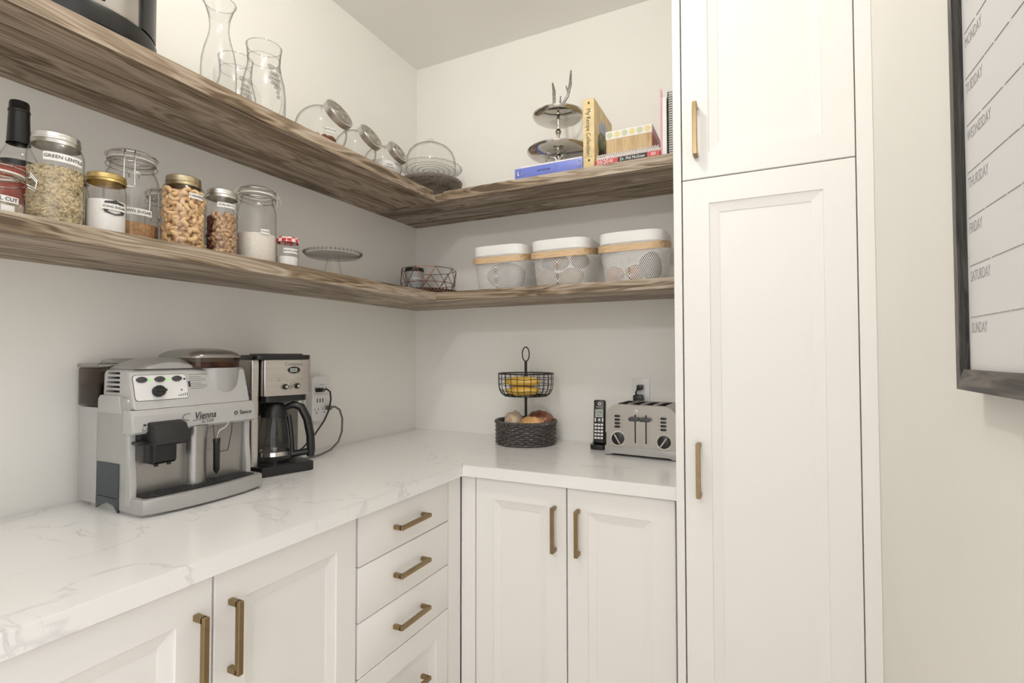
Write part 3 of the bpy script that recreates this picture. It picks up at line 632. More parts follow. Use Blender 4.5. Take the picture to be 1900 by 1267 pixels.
# tilted candy jars
def candy_jar(x, y, R, label, az, fill=None, text_=None, almonds=False, rl=.050):
    r = thing('candy_jar', label, 'jar', (x, y, U1), 0, 'tilted glass jars with metal lids')
    ax = Vector((math.cos(az)*.85, math.sin(az)*.85, .5)).normalized(); cz = R*.97
    # body: sphere flattened below, neck along ax
    t = bmesh.new(); bmesh.ops.create_uvsphere(t, u_segments=40, v_segments=24, radius=R)
    rot = Vector((0, 0, 1)).rotation_difference(ax).to_matrix().to_4x4()
    kill = [v for v in t.verts if v.co.z > R*.80]; 
    for v in t.verts:
        if v.co.z > R*.62:
            h = math.hypot(v.co.x, v.co.y); k = (rl-.004)/max(h, 1e-6)
            if v.co.z > R*.72 and h > 1e-4: v.co.x *= k; v.co.y *= k; v.co.z = R*(.74 if v.co.z < R*.82 else .98)
    bmesh.ops.delete(t, geom=[f for f in t.faces if f.calc_center_median().z > R*.93], context='FACES')
    trans(t, Matrix.Translation((0, 0, cz)) @ rot)
    for v in t.verts: v.co.z = max(v.co.z, .0015)
    obj('glass_body', t, 'glass_clear', r, smooth=60)
    h0 = R*.90
    ld = lathe([(0, h0+.021), (rl-.003, h0+.021), (rl, h0+.019), (rl+.0005, h0+.001), (rl-.002, h0), (rl-.003, h0+.017), (0, h0+.017)], 56)
    lo = obj('lid', trans(ld, Matrix.Translation((0, 0, cz)) @ rot), 'steel', r)
    em = lathe([(0, h0+.0225), (rl*.86, h0+.0225), (rl*.88, h0+.021), (0, h0+.021)], 48)
    for q in (.3, .55, .78): tube([(rl*q*math.cos(t_), rl*q*math.sin(t_), h0+.0228) for t_ in [2*PI*i/40 for i in range(40)]], .0009, 5, True, em)
    for k in range(20): tube([(rl*.34*math.cos(k*PI/10), rl*.34*math.sin(k*PI/10), h0+.0227), (rl*.52*math.cos(k*PI/10+.12), rl*.52*math.sin(k*PI/10+.12), h0+.0227)], .0009, 5, False, em)
    obj('embossed_disc', trans(em, Matrix.Translation((0, 0, cz)) @ rot), 'nickel', lo)
    f = facing(x, y)
    if fill:
        t = bmesh.new(); bmesh.ops.create_uvsphere(t, u_segments=32, v_segments=20, radius=R*.955); trans(t, Matrix.Translation((0, 0, cz)))
        for v in t.verts: v.co.z = min(max(v.co.z, .003), R*fill)
        obj('contents', t, 'sugar', r, kind='stuff')
    if text_:
        d = Vector((math.cos(f+.35), math.sin(f+.35), 0)); ud = Vector((0, 0, 1)); xd = ud.cross(d)
        k = math.sqrt(max(0, 1-(.12)**2)); o_ = Vector((0, 0, cz-R*.25))+d*R*.975
        lb = obj('paper_label', xf(patch(.034, .012), o_, xd, ud+d*.22), 'paper', r, smooth=0)
        text(text_, .0078, o_+d*.0008, xd, ud+d*.22, 'ink', lb)
    if almonds:
        rnd = random.Random(2)
        for k in range(9):
            aa = f+.45+(k % 5-2)*.30; rr = R*(.60 if k < 5 else .64)
            o = obj('almond', blob(.0125, .0078, .0062, k, .06, 2), 'almond'); o.location = (x+rr*math.cos(aa), y+rr*math.sin(aa), U1+(.030 if k < 5 else .046)); o.rotation_euler = (rnd.uniform(-.5, .5), rnd.uniform(-.5, .5), rnd.uniform(0, 3)); tag(o, 'brown almond at the bottom of a tilted glass jar', 'almond', 'almonds in the tilted jar')
candy_jar(.215, -.812, .083, 'tilted glass jar with a few almonds and embossed lid', .04, None, 'ALMONDS', True, .052)
candy_jar(.215, -.653, .074, 'tilted empty glass jar between the almond and sugar jars', .04, None, None, False, .049)
candy_jar(.215, -.503, .073, 'tilted glass jar of white sugar next to the cake dome', .04, .95, 'SUGAR', False, .046)
# wooden pedestal, cake plate and dome
px_, py_ = .192, -.152
r = thing('wooden_pedestal', 'grey wooden pedestal plate carved with leaf rays in the corner', 'pedestal', (px_, py_, U1))
obj('pedestal_body', lathe([(0, .001), (.07, .001), (.072, .008), (.05, .02), (.045, .045), (.075, .07), (.12, .087), (.139, .102), (.142, .110), (.138, .114), (0, .110)], 64), 'grey_wood', r)
bm = B()
for k in range(56):
    aa = 2*PI*k/56; d_ = .09 if (k//4) % 2 else -.09
    tube([(.092*math.cos(aa), .092*math.sin(aa), .0752), (.137*math.cos(aa+d_), .137*math.sin(aa+d_), .0995)], .0013, 5, False, bm)
obj('carved_rays', bm, 'charcoal', r)
r = thing('cake_stand', 'embossed glass cake plate on the grey wooden pedestal', 'cake stand', (px_, py_, U1+.1148))
obj('foot', lathe([(0, 0), (.05, 0), (.045, .004), (.018, .012), (.016, .045), (.02, .05), (0, .05)]), 'glass_clear', r)
pl = obj('plate', lathe([(0, .050), (.13, .053), (.139, .060), (.141, .064), (.137, .065), (.128, .058), (0, .056)], 96, wob=lambda u, z: 1+.012*math.cos(2*PI*u*32) if z > .056 else 1), 'glass', r)
bm = B()
for q in (.035, .06, .085, .11, .137): tube([((q+.003*math.cos(t*24))*math.cos(t), (q+.003*math.cos(t*24))*math.sin(t), .0505+.0022*q/.13+(.008 if q > .13 else 0)) for t in [2*PI*i/144 for i in range(144)]], .0014, 5, True, bm)
obj('embossed_rings', bm, 'glass_rim', pl)
r = thing('glass_dome', 'clear glass cloche dome covering the cake plate', 'dome', (px_, py_, U1+.1812))
obj('dome', lathe([(.112, 0), (.1125, .02), (.108, .045), (.098, .068), (.08, .087), (.055, .101), (.025, .109), (.010, .111), (.009, .116), (.013, .123), (.012, .130), (0, .133)], 56), 'glass_clear', r)

# ------------------------------------------------------------------ upper shelf, back wall: books and stand
YF = -.314
r = thing('blue_book', 'blue book lying flat at the shelf edge', 'book', (0, 0, 0))
obj('cover', prism([(.690, U1+.001), (.959, U1+.001), (.959, U1+.041), (.690, U1+.041)], 1, YF, -.06, .002), 'book_blue', r)
obj('spine_panel', box(.760, .855, YF-.0006, YF, U1+.010, U1+.032), 'book_blue', r)
text('NATIONAL', .011, (.808, YF-.0009, U1+.0205), (1, 0, 0), (0, 0, 1), 'ink', r, shear=.3)
bm = B()
for q in (.712, .945): tube([(q+.008*math.cos(t), YF-.001, U1+.021+.010*math.sin(t)) for t in [2*PI*i/20 for i in range(20)]], .0009, 5, True, bm)
obj('finger_ring', bm, 'chrome', r)
tag(obj('booklet', box(.716, .955, -.311, -.07, U1+.0415, U1+.0465), 'paper', None, 0), 'thin white booklet lying on the blue book', 'booklet')
# silver stand
sx_, sy_ = .818, -.185; zb = U1+.047
r = thing('tiered_stand', 'two-tier polished silver stand topped with antlers', 'stand', (sx_, sy_, zb))
bm = B()
for k in range(3):
    aa = 2*PI*k/3-.5
    tube([(q*math.cos(aa), q*math.sin(aa), z) for q, z in ((.006, .045), (.012, .060), (.030, .066), (.045, .058), (.048, .044), (.040, .036))], [.005, .005, .0048, .0045, .004, .003], 8, False, bm)
lathe([(0, .001), (.03, .001), (.032, .005), (.018, .012), (.008, .03), (.007, .045), (.009, .066), (0, .068)], 24, bm=bm)
obj('scroll_foot', bm, 'chrome', r)
def plate_(name, R, z): obj(name, lathe([(0, z), (R*.82, z), (R*.95, z+.006), (R, z+.013), (R+.001, z+.016), (R-.002, z+.017), (R*.93, z+.010), (R*.8, z+.004), (0, z+.004)], 64), 'chrome', r)
plate_('lower_plate', .122, .070); plate_('upper_plate', .100, .212)
obj('post', lathe([(0, .075), (.012, .075), (.007, .081), (.0055, .11), (.0055, .150), (.009, .155), (.0125, .163), (.009, .171), (.0055, .175), (.0055, .203), (.009, .2115), (0, .2115)], 24), 'chrome', r)
bm = B(); z = .216
tube([(-.004, 0, z), (-.010, 0, z+.03), (-.017, 0, z+.065), (-.016, -.004, z+.11), (-.022, -.004, z+.145)], [.0055, .006, .0065, .007, .003], 8, False, bm)
tube([(.004, 0, z), (.008, 0, z+.03), (.020, 0, z+.055), (.040, 0, z+.082), (.050, 0, z+.125), (.053, 0, z+.178)], [.0055, .0055, .0052, .0055, .0065, .003], 8, False, bm)
tube([(.012, 0, z+.04), (.010, -.004, z+.06), (.012, -.006, z+.085)], [.004, .0045, .002], 8, False, bm)
tube([(.044, 0, z+.09), (.038, -.004, z+.105), (.034, -.006, z+.12)], [.004, .004, .002], 8, False, bm)
obj('antler_finial', bm, 'pewter', r)
# recipe book
r = thing('recipe_book', 'upright cream recipe book with gold spine and painted cover', 'book', (0, 0, 0))
obj('cover', prism([(.9605, U1+.001), (1.0015, U1+.001), (1.0015, U1+.247), (.9605, U1+.247)], 1, YF, -.075, .0015), 'book_cream', r)
obj('pages', box(.964, .998, -.0755, -.073, U1+.005, U1+.243), 'paper', r, 0)
text('My Recipe Collection', .0225, (.980, YF-.0004, U1+.128), (0, 0, -1), (1, 0, 0), 'ink', r, sx=.86)
bm = box(.966, .996, YF-.0005, YF, U1+.0385, U1+.0395); 
for zz_ in (.026, .232): box(.979, .985, YF-.0005, YF, U1+zz_-.004, U1+zz_+.004, 0, 1, bm)
obj('spine_marks', bm, 'ink', r, 0)
def ov(yc, zc, ry, rz, x, mat, nm): obj(nm, prism([(yc+ry*math.cos(t), zc+rz*math.sin(t)) for t in [2*PI*i/28 for i in range(28)]], 0, x, x+.0005), mat, r, 0)
ov(-.19, U1+.16, .065, .045, 1.0015, 'cover_blue', 'sky_print'); ov(-.20, U1+.105, .07, .055, 1.0017, 'cover_green', 'field_print'); ov(-.19, U1+.055, .075, .045, 1.0019, 'cover_dark', 'barn_print')
# red book, spiral book, box
r = thing('red_book', 'red and black paperback lying under the spiral-bound book', 'book', (0, 0, 0))
obj('cover', box(1.0035, 1.2265, YF, -.08, U1+.001, U1+.020, .001, 1), 'book_red', r, 0); obj('black_spine_panel', box(1.085, 1.185, YF-.0004, YF, U1+.0015, U1+.0195), 'ink', r, 0)
text('20/20', .019, (1.010, YF-.0006, U1+.0105), (1, 0, 0), (0, 0, 1), 'ink_white', r, 'LEFT'); text('Dr. Phil McGraw', .0145, (1.092, YF-.0008, U1+.0105), (1, 0, 0), (0, 0, 1), 'ink_white', r, 'LEFT', .85)
text('III', .016, (1.062, YF-.0006, U1+.0105), (1, 0, 0), (0, 0, 1), 'ink_white', r); text('IIII', .016, (1.205, YF-.0006, U1+.0105), (1, 0, 0), (0, 0, 1), 'ink_white', r)
r = thing('spiral_book', 'white spiral-bound cookbook lying on the red book', 'book', (0, 0, 0))
obj('pages', box(1.008, 1.2255, -.300, -.08, U1+.0205, U1+.0345), 'paper', r, 0)
bm = B()
for k in range(27):
    q = 1.012+.0079*k; tube([(q+.003*math.sin(t), -.305+.0085*math.cos(t), U1+.0305+.0098*math.sin(t)) for t in [2*PI*i/12 for i in range(12)]], .0016, 5, True, bm)
obj('spiral_wire', bm, 'white_plastic', r)
r = thing('recipe_box', 'kraft card box with white dotted lid on the spiral-bound book', 'box', (0, 0, 0))
zb = U1+.035
obj('box_body', box(1.032, 1.192, -.268, -.10, zb, zb+.072), 'bamboo', r, 0)
bm = B()
for k in range(1, 11): box(1.032+.0145*k-.0006, 1.032+.0145*k+.0006, -.2684, -.268, zb, zb+.071, 0, 1, bm)
obj('plank_lines', bm, 'kraft', r, 0)
ld = obj('lid', box(1.0305, 1.1935, -.2695, -.0985, zb+.070, zb+.100, .001, 1), 'paper', r, 0)
for k in range(6): obj('dot', prism([(1.045+.0265*k+.0105*math.cos(t), zb+.085+.0105*math.sin(t)) for t in [2*PI*i/20 for i in range(20)]], 1, -.2700, -.2694), ('dot_green', 'dot_yellow')[k % 2], ld, 0)
# upright folders
tag(obj('folder', prism([(-.305, U1+.001), (-.10, U1+.001), (-.10, U1+.19), (-.27, U1+.19), (-.305, U1+.228)], 0, 1.2275, 1.2325), 'pink', None, 0), 'thin pink folder standing beside the white book', 'folder')
tag(obj('slim_book', box(1.234, 1.2485, YF+.004, -.10, U1+.001, U1+.198, .001, 1), 'book_white', None, 0), 'slim white paperback standing between pink folder and notebook', 'book')
r = thing('notebook', 'black wire-bound notebook standing against the pantry cabinet', 'notebook', (0, 0, 0))
obj('pages', box(1.252, 1.268, -.297, -.10, U1+.001, U1+.215), 'paper', r, 0); bm = box(1.2505, 1.2519, -.299, -.095, U1+.001, U1+.219); box(1.2681, 1.2695, -.299, -.095, U1+.001, U1+.219, 0, 1, bm); obj('covers', bm, 'black', r, 0)
bm = B()
for k in range(26): tube([(1.260+.0095*math.cos(t), -.302+.0085*math.sin(t), U1+.010+.008*k+.002*math.sin(t)) for t in [2*PI*i/14 for i in range(14)]], .0012, 5, True, bm)
obj('wire_binding', bm, 'black', r)

# ------------------------------------------------------------------ espresso machine: local X out of the wall, Y along it
r = thing('espresso_machine', 'silver bean-to-cup espresso machine on the worktop', 'espresso machine', (0, -1.385, CT))
def bar(pts, axis, a0, a1, bev=.003): return prism(pts, axis, a0, a1, bev)
obj('rear_body', bar(rrect(.030, .1115, .012, .236, .004), 1, .0, .300, .003), 'silver_light', r)
obj('base_plate', prism(rrect(.045, .29, .01, .295, .03), 2, 0, .014), 'silver_light', r)
tk = obj('water_tank', box(.018, .1105, .001, .118, .238, .330, .004, 2), 'smoke', r)
obj('water', box(.022, .106, .005, .114, .242, .290), 'smoke', tk, 0)
obj('tank_lid', prism(rrect(.016, .112, .3305, .340, (.004, .004, .001, .001)), 1, 0, .12, .002), 'silver_dark', tk)
obj('tank_ridge', prism([(.05, .340), (.062, .349), (.10, .352), (.112, .340)], 1, .03, .118, .002), 'silver_plastic', tk)
# body block with the side shown, front recess panel
obj('main_body', prism(rrect(.1125, .236, .012, .262, (.012, .012, .001, .001)), 1, .0005, .2995, .003), 'silver_plastic', r)
obj('side_neck', prism([(.116, .225), (.212, .225), (.204, .262), (.198, .267), (.124, .267), (.116, .258)], 1, -.002, .012, .003), 'silver_light', r)
obj('front_trim', prism([(.232, .02), (.2545, .02), (.2535, .06), (.2465, .12), (.2475, .185), (.232, .185)], 1, -.001, .013, .003), 'silver_light', r)
obj('front_trim', prism([(.232, .02), (.2545, .02), (.2535, .06), (.2465, .12), (.2475, .185), (.232, .185)], 1, .285, .299, .003), 'silver_light', r)
obj('front_panel', box(.232, .2385, .013, .285, .03, .185), 'silver_dark', r, 0)
obj('side_door', box(.117, .208, -.0022, .003, .034, .112, .001, 1), 'slate', r)
obj('dreg_drawer_pull', prism([(.117, .004), (.132, .012), (.165, .022), (.190, .018), (.208, .002), (.208, .033), (.117, .033)], 1, -.0028, .003, .0006), 'slate', r)
# head with sloped front
hd = obj('head', prism([(.118, .235), (.250, .235), (.226, .320), (.216, .326), (.13, .326), (.122, .318)], 1, .006, .298, .007, seg=3), 'silver_light', r)
carve(hd, [(.134+.002*k, .192, -.01, .024, .273+.0105*k, .2785+.0105*k) for k in range(5)])
for k in range(5): obj('vent_slot', box(.1342+.002*k, .1918, .0225, .0238, .2732+.0105*k, .2783+.0105*k), 'charcoal', hd, 0)
def onhead(y, z):  # point on the sloped front
    f = (z-.235)/.085; return Vector((.250-.024*f, y, z))
HX, HU = Vector((0, 1, 0)), Vector((-.024, 0, .085)).normalized(); HN = HX.cross(HU)
def hpatch(y0, y1, z0, z1, th, rr, base=0):
    t = prism(rrect(0, y1-y0, 0, (z1-z0)*1.04, rr), 2, base, base+th); return xf(t, onhead(y0, z0), HX, HU)
obj('panel_outline', hpatch(.0115, .133, .2535, .3135, .0006, .008), 'ink', hd, 0)
cp = obj('control_panel', hpatch(.0125, .132, .2545, .3125, .0012, .0075), 'pearl_panel', hd, 0)
for k in range(3):
    yy = .030+.0395*k
    t = prism([(.0105*math.cos(q)*(1+.15*abs(math.cos(q))), .0068*math.sin(q)) for q in [2*PI*i/24 for i in range(24)]], 2, .001, .0045, .001); obj('button', xf(t, onhead(yy, .302), HX, HU), 'charcoal', cp)
    t = lathe([(0, .002), (.0026, .002), (.0026, .001), (0, .001)], 12); obj('indicator_lamp', xf(t, onhead(yy+.0185, .3005), HX, HU), 'led' if k < 2 else 'ink', cp)
t = lathe([(0, .014), (.0115, .014), (.013, .012), (.0135, .001), (0, .001)], 28, wob=lambda u, z: 1+.03*math.cos(2*PI*u*14)); box(-.0135, .0135, -.003, .003, .014, .017, .001, 1, t)
obj('dial', xf(t, onhead(.062, .2735), HX, HU), 'black', cp)
bm = xf(lathe([(0, .002), (.0024, .002), (.0024, .001), (0, .001)], 10), onhead(.117, .2745), HX, HU)
for k in range(5): merge(bm, xf(prism([(-.001, -.003), (.001, -.003), (.001, .001+.001*k), (-.001, .001+.001*k)], 2, .0012, .0018), onhead(.109+.005*k, .2625), HX, HU))
obj('cup_marks', bm, 'ink_grey', cp, 0)
bm = B()
for k, (ln, z) in enumerate(((.048, .3125), (.03, .306), (.04, .3015), (.042, .297), (.03, .2905), (.042, .286), (.044, .2815), (.036, .277))): merge(bm, xf(prism(rrect(0, ln, 0, .0013, 0), 2, 0, .0003), onhead(.140, z-.002), HX, HU))
obj('instruction_print', bm, 'ink_grey', hd, 0)
obj('key_slot', xf(prism(rrect(0, .005, 0, .014, 0), 2, 0, .0006), onhead(.136, .281), HX, HU), 'ink', hd, 0)
# cup-warmer lid
t = bmesh.new(); n = 16; rows = []
for i in range(n+1):
    u = i/n; y = .020+.165*u; h = .328+.026*math.sin(PI*u)**.75
    rows.append([t.verts.new(p) for p in ((.12, y, .327), (.12, y, h), (.200, y, h+.001), (.222, y, max(.329, h-.012)), (.224, y, .327))])
for a_, b_ in zip(rows, rows[1:]):
    for k in range(5): t.faces.new((a_[k], a_[(k+1) % 5], b_[(k+1) % 5], b_[k]))
t.faces.new(rows[0]); t.faces.new(rows[-1][::-1])
obj('cup_warmer_lid', t, 'silver_plastic', r, 35)
# bean hopper
hy, hx_ = .222, .176
obj('hopper_funnel', lathe([(0, .236), (.030, .236), (.052, .25), (.0585, .275), (.060, .326), (0, .327)], 48, hx_+.012, hy+.012), 'silver_plastic', r)
obj('bean_hopper', prism(rrect(.065, .240, .150, .285, .03), 2, .3275, .352, .001), 'smoke', r)
obj('beans', prism(rrect(.072, .233, .158, .278, .028), 2, .3285, .340), 'pack_brown', r, 0, kind='stuff')
t = bmesh.new(); ol = rrect(.062, .243, .147, .288, .032); prev = None
for k, (s, z) in enumerate(((1, .3525), (1, .358), (.93, .364), (.78, .371), (.5, .376), (.2, .378))):
    ring = [t.verts.new((.1525+(p[0]-.1525)*s, .2175+(p[1]-.2175)*s, z)) for p in ol]
    if prev:
        for i in range(len(ol)): t.faces.new((prev[i], prev[(i+1) % len(ol)], ring[(i+1) % len(ol)], ring[i]))
    else: t.faces.new(ring[::-1])
    prev = ring
t.faces.new(prev); obj('hopper_lid', t, 'silver_dark', r, 50)
obj('steam_knob', trans(lathe([(0, 0), (.011, 0), (.012, .003), (.012, .018), (.010, .021), (0, .021)], 20), Matrix.Translation((.215, .2985, .256)) @ Matrix.Rotation(-PI/2, 4, 'X')), 'charcoal', r)
# name band
bd = obj('name_band', prism([(.225, .1805), (.258, .1805), (.264, .186), (.262, .222), (.250, .234), (.225, .234)], 1, -.004, .305, .004, seg=3), 'silver_light', r)
BX = .2642
text('Vienna', .025, (BX, .162, .209), (0, 1, 0), (-.05, 0, 1), 'ink', bd, sx=.82, shear=.25); text('de luxe', .0105, (BX, .168, .1935), (0, 1, 0), (-.05, 0, 1), 'ink_grey', bd)
bm = tube([(BX+.0004, .118+.012*math.cos(t_), .209+.008*math.sin(t_)) for t_ in [math.radians(60+25*k) for k in range(10)]], .0006, 5); tube([(BX+.0004, .130+.006*k, .1985+.0016*math.sin(k*.5)) for k in range(10)], .0005, 5, False, bm); obj('name_flourish', bm, 'ink', bd)
text('Saeco', .0150, (BX, .274, .2065), (0, 1, 0), (-.05, 0, 1), 'ink', bd); obj('round_logo', tube([(BX+.0003, .245+.0042*math.cos(t_), .2065+.0042*math.sin(t_)) for t_ in [2*PI*i/20 for i in range(20)]], .0009, 5, True), 'ink', bd)
bm = B()
for q in (.022, .036):
    box(BX, BX+.0004, q-.003, q+.003, .199, .203, 0, 1, bm); box(BX, BX+.0004, q-.0045, q-.0038, .189, .195, 0, 1, bm); box(BX, BX+.0004, q+.0038, q+.0045, .189, .195, 0, 1, bm); box(BX, BX+.0004, q-.0045, q+.0045, .188, .1888, 0, 1, bm)
obj('cup_icon', bm, 'ink', bd, 0)
# spout
sp = obj('spout_hood', prism([(.239, .160), (.290, .152), (.302, .158), (.300, .172), (.286, .200), (.266, .206), (.239, .206)], 1, .028, .104, .004), 'black_rough', r)
obj('spout_body', prism([(.239, .110), (.276, .110), (.282, .116), (.282, .158), (.239, .160)], 1, .034, .083, .002), 'black', sp)
bm = B()
for q in (.045, .073): lathe([(0, 0), (.0045, 0), (.005, .006), (0, .006)], 12, .268, q, .104, bm)
obj('nozzle', bm, 'black', sp); obj('spout_slider', box(.239, .27, .004, .0285, .158, .165, .001, 1), 'black', sp)
obj('brew_column', lathe([(.027, .03), (.0255, .06), (.0245, .10), (.0255, .15), (.028, .185)], 32, .243, .150), 'silver_dark', r)
wn = obj('steam_wand', lathe([(0, .058), (.002, .058), (.0075, .068), (.0078, .135), (.0085, .137), (.0085, .146), (.007, .148), (0, .148)], 20, .268, .190), 'black', r)
bm = tube([(.268, .190, .148), (.268, .191, .158), (.266, .198, .166), (.264, .214, .172), (.262, .224, .180), (.260, .226, .19)], .0022, 8); obj('wand_tube', bm, 'chrome', wn)
bm = tube([(.268, .199, .112), (.267, .221, .112), (.266, .232, .160), (.264, .234, .182)], .0011, 6); tube([(.264, .186, .15), (.262, .184, .182)], .0009, 6, False, bm); obj('wand_guard', bm, 'ink', wn)
# drip tray
def tray_poly(g): 
    return [(.209, g), (.209, .302-g)]+[(x_-g*.6, y_) for x_, y_ in ((.285, .304-g), (.297, .300-g), (.305, .285), (.313, .24), (.3175, .19), (.319, .15), (.3175, .11), (.313, .06), (.306, .018), (.298, .003+g), (.286, g-.001))]
tr = obj('drip_tray', prism(tray_poly(0), 2, .006, .0395, .004), 'silver_plastic', r)
g = obj('drip_grille', prism([(.2395, .014), (.2395, .286)]+[(x_, y_) for x_, y_ in ((.283, .288), (.292, .27), (.301, .2), (.304, .15), (.301, .1), (.293, .03), (.284, .012))], 2, .0396, .0415), 'black_rough', tr, 0)
bm = B()
for k in range(48): box(.244, .290-.00002*(k-24)**2+.006, .020+.0055*k, .0216+.0055*k, .0416, .0428, 0, 1, bm)
for k in range(5): box(.247+.010*k, .2482+.010*k, .018, .284, .0414, .0426, 0, 1, bm)
obj('grille_bars', bm, 'charcoal', g, 0)
bm = box(.266, .278, .045, .066, .0432, .0436, .0001, 1); box(.266, .278, .078, .099, .0432, .0436, .0001, 1, bm); obj('level_float', bm, 'ink', g, 0)

# ------------------------------------------------------------------ coffee maker: local -y front
r = thing('coffee_maker', 'stainless and black drip coffee maker with glass carafe', 'coffee maker', (.232, -.942, CT), 73)
W = .073
obj('base', prism([(-W-.004, 0), (W+.004, 0), (W+.004, .125), (W-.01, .19), (-W+.01, .19), (-W-.030, .15), (-W-.030, .055)], 2, .001, .030, .003), 'black', r)
obj('rear_tower', prism(rrect(-W-.022, W, .108, .196, .02), 2, .030, .345, .001), 'steel_z', r)
obj('side_column', prism(rrect(-W-.026, -W-.001, .034, .14, .006), 2, .030, .345, .001), 'steel_z', r)
obj('tower_front', box(-W-.003, W-.001, .100, .1085, .032, .25), 'gunmetal', r, 0)
hd = obj('brew_head', prism(rrect(-W+.001, W-.001, .012, .107, (.001, .001, .007, .007)), 2, .237, .345, .001), 'steel_z', r)
obj('head_underside', prism(rrect(-W+.004, W-.006, .018, .105, (.001, .001, .02, .02)), 2, .218, .2365), 'black', r)
obj('top_lid', prism(rrect(-W-.026, W+.002, .008, .198, .022), 2, .3455, .360, .003), 'black', r)
obj('lid_hatch', prism(rrect(-W+.012, W-.012, .03, .17, .02), 2, .3602, .364, .001), 'charcoal', r)
Xd, Ud = (1, 0, 0), (0, 0, 1)
text('Cuisinart', .015, (.018, .0114, .332), Xd, Ud, 'ink_grey', hd)
dp = obj('clock_surround', prism([(.018+.019*math.cos(t_), .3135+.0105*math.sin(t_)) for t_ in [2*PI*i/28 for i in range(28)]], 1, .0095, .0118), 'black', hd, 0)
obj('clock_display', box(.006, .027, .0090, .0096, .308, .319), 'lcd', dp, 0); text('0:05', .009, (.0165, .0088, .3135), Xd, Ud, 'ink', dp)
for q, z in ((-.024, .2885), (-.001, .283), (.014, .283), (.035, .289)): obj('push_button', trans(lathe([(0, 0), (.0033, 0), (.0033, .003), (.0025, .004), (0, .004)], 14), Matrix.Translation((q, .012, z)) @ Matrix.Rotation(PI/2, 4, 'X')), 'chrome', hd)
for q, z in ((-.009, .2635), (.028, .2645)):
    k_ = obj('knob', trans(lathe([(0, 0), (.0085, 0), (.0085, .007), (.0065, .010), (0, .010)], 20), Matrix.Translation((q, .012, z)) @ Matrix.Rotation(PI/2, 4, 'X')), 'black', hd); obj('knob_cap', trans(lathe([(0, .010), (.0042, .010), (.0042, .0115), (0, .0115)], 14), Matrix.Translation((q+.001, .012, z)) @ Matrix.Rotation(PI/2, 4, 'X')), 'chrome', k_)
bm = B()
for q, z in ((-.030, .283), (-.026, .283), (.041, .285), (.008, .273), (.008, .268), (.008, .254), (-.024, .268), (-.019, .259)): box(q-.0013, q+.0013, .0116, .012, z-.0007, z+.0007, 0, 1, bm)
tube([(.008+.005*math.cos(t_), .0115, .2615+.004*math.sin(t_)) for t_ in [2*PI*i/16 for i in range(16)]], .0007, 5, True, bm); obj('panel_print', bm, 'ink', hd, 0)
cf = thing('coffee_carafe', 'glass coffee carafe with black handle on the warming plate', 'carafe', (.232, -.942, CT), 73)
cx_, cy_ = -.022, .053
obj('glass_body', lathe([(0, .0345), (.043, .0345), (.0475, .040), (.049, .055), (.048, .09), (.044, .13), (.038, .16), (.036, .17)], 40, cx_, cy_), 'carafe_glass', cf)
obj('lid', lathe([(.036, .170), (.039, .171), (.039, .182), (.030, .200), (.025, .2105), (0, .2105)], 32, cx_, cy_), 'black', cf)
bm = lathe([(.0490, .056), (.0497, .056), (.0487, .068), (.0480, .068), (.0490, .056)], 40, cx_, cy_); obj('steel_band', bm, 'chrome', cf)
bm = tube([(cx_+.030, cy_-.012, .198), (cx_+.046, cy_-.024, .206), (cx_+.066, cy_-.036, .198), (cx_+.082, cy_-.045, .160), (cx_+.090, cy_-.050, .110), (cx_+.092, cy_-.051, .066), (cx_+.091, cy_-.050, .044)], [.009, .011, .0125, .0125, .0125, .0125, .0115], 12)
obj('handle', bm, 'black', cf); bm = tube([(cx_+.086, cy_-.047, .060), (cx_+.060, cy_-.028, .055), (cx_+.044, cy_-.020, .052)], .010, 10); tube([(cx_+.036, cy_-.017, .175), (cx_+.042, cy_-.021, .12), (cx_+.046, cy_-.022, .055)], .007, 8, False, bm); obj('handle_bracket', bm, 'black', cf)
obj('warming_plate', lathe([(0, .0305), (.056, .0305), (.056, .033), (.052, .034), (0, .034)], 36, cx_, cy_), 'black', r)

# ------------------------------------------------------------------ surge tap and cords on the left wall
r = thing('surge_protector', 'white wall-tap surge protector with outlets and USB ports', 'surge protector', (0, 0, 0))
obj('housing', prism(rrect(-.681, -.598, 1.030, 1.196, .014), 0, .012, .042, .004), 'white_plastic', r)
obj('wall_plate', prism(rrect(-.690, -.605, 1.056, 1.18, .004), 0, .001, .012, .001), 'white_plastic', r)
bm = B()
for zc in (1.146, 1.068):
    for yc in (-.658, -.622):
        box(.042, .0424, yc-.009, yc-.007, zc, zc+.009, 0, 1, bm); box(.042, .0424, yc+.006, yc+.008, zc, zc+.009, 0, 1, bm); box(.042, .0424, yc-.003, yc+.002, zc-.010, zc-.005, 0, 1, bm)
for k in range(3): box(.042, .0424, -.658+.013*k, -.6535+.013*k, 1.098, 1.113, 0, 1, bm)
box(.042, .0423, -.672, -.606, 1.1290, 1.1297, 0, 1, bm); obj('outlet_slot_shade', bm, 'ink', r, 0)  # dark strips paint the shade inside the socket and port holes
obj('blue_print', box(.042, .0423, -.645, -.62, 1.164, 1.1655), 'ink_blue', r, 0)
r = thing('power_cord', 'black power cord plugged into the top of the surge protector', 'cord', (0, 0, 0))
obj('plug', box(.0432, .066, -.669, -.648, 1.138, 1.153, .003, 2), 'black', r)
obj('cable', tube([(.060, -.652, 1.146), (.070, -.637, 1.148), (.074, -.625, 1.138), (.073, -.620, 1.11), (.066, -.622, 1.07), (.06, -.640, 1.03), (.052, -.675, .985), (.045, -.72, .945), (.04, -.76, .921), (.04, -.79, .9192)], .0032, 8), 'black', r)
r = thing('power_cord', 'grey power cord looping from the surge protector side to the worktop', 'cord', (0, 0, 0))
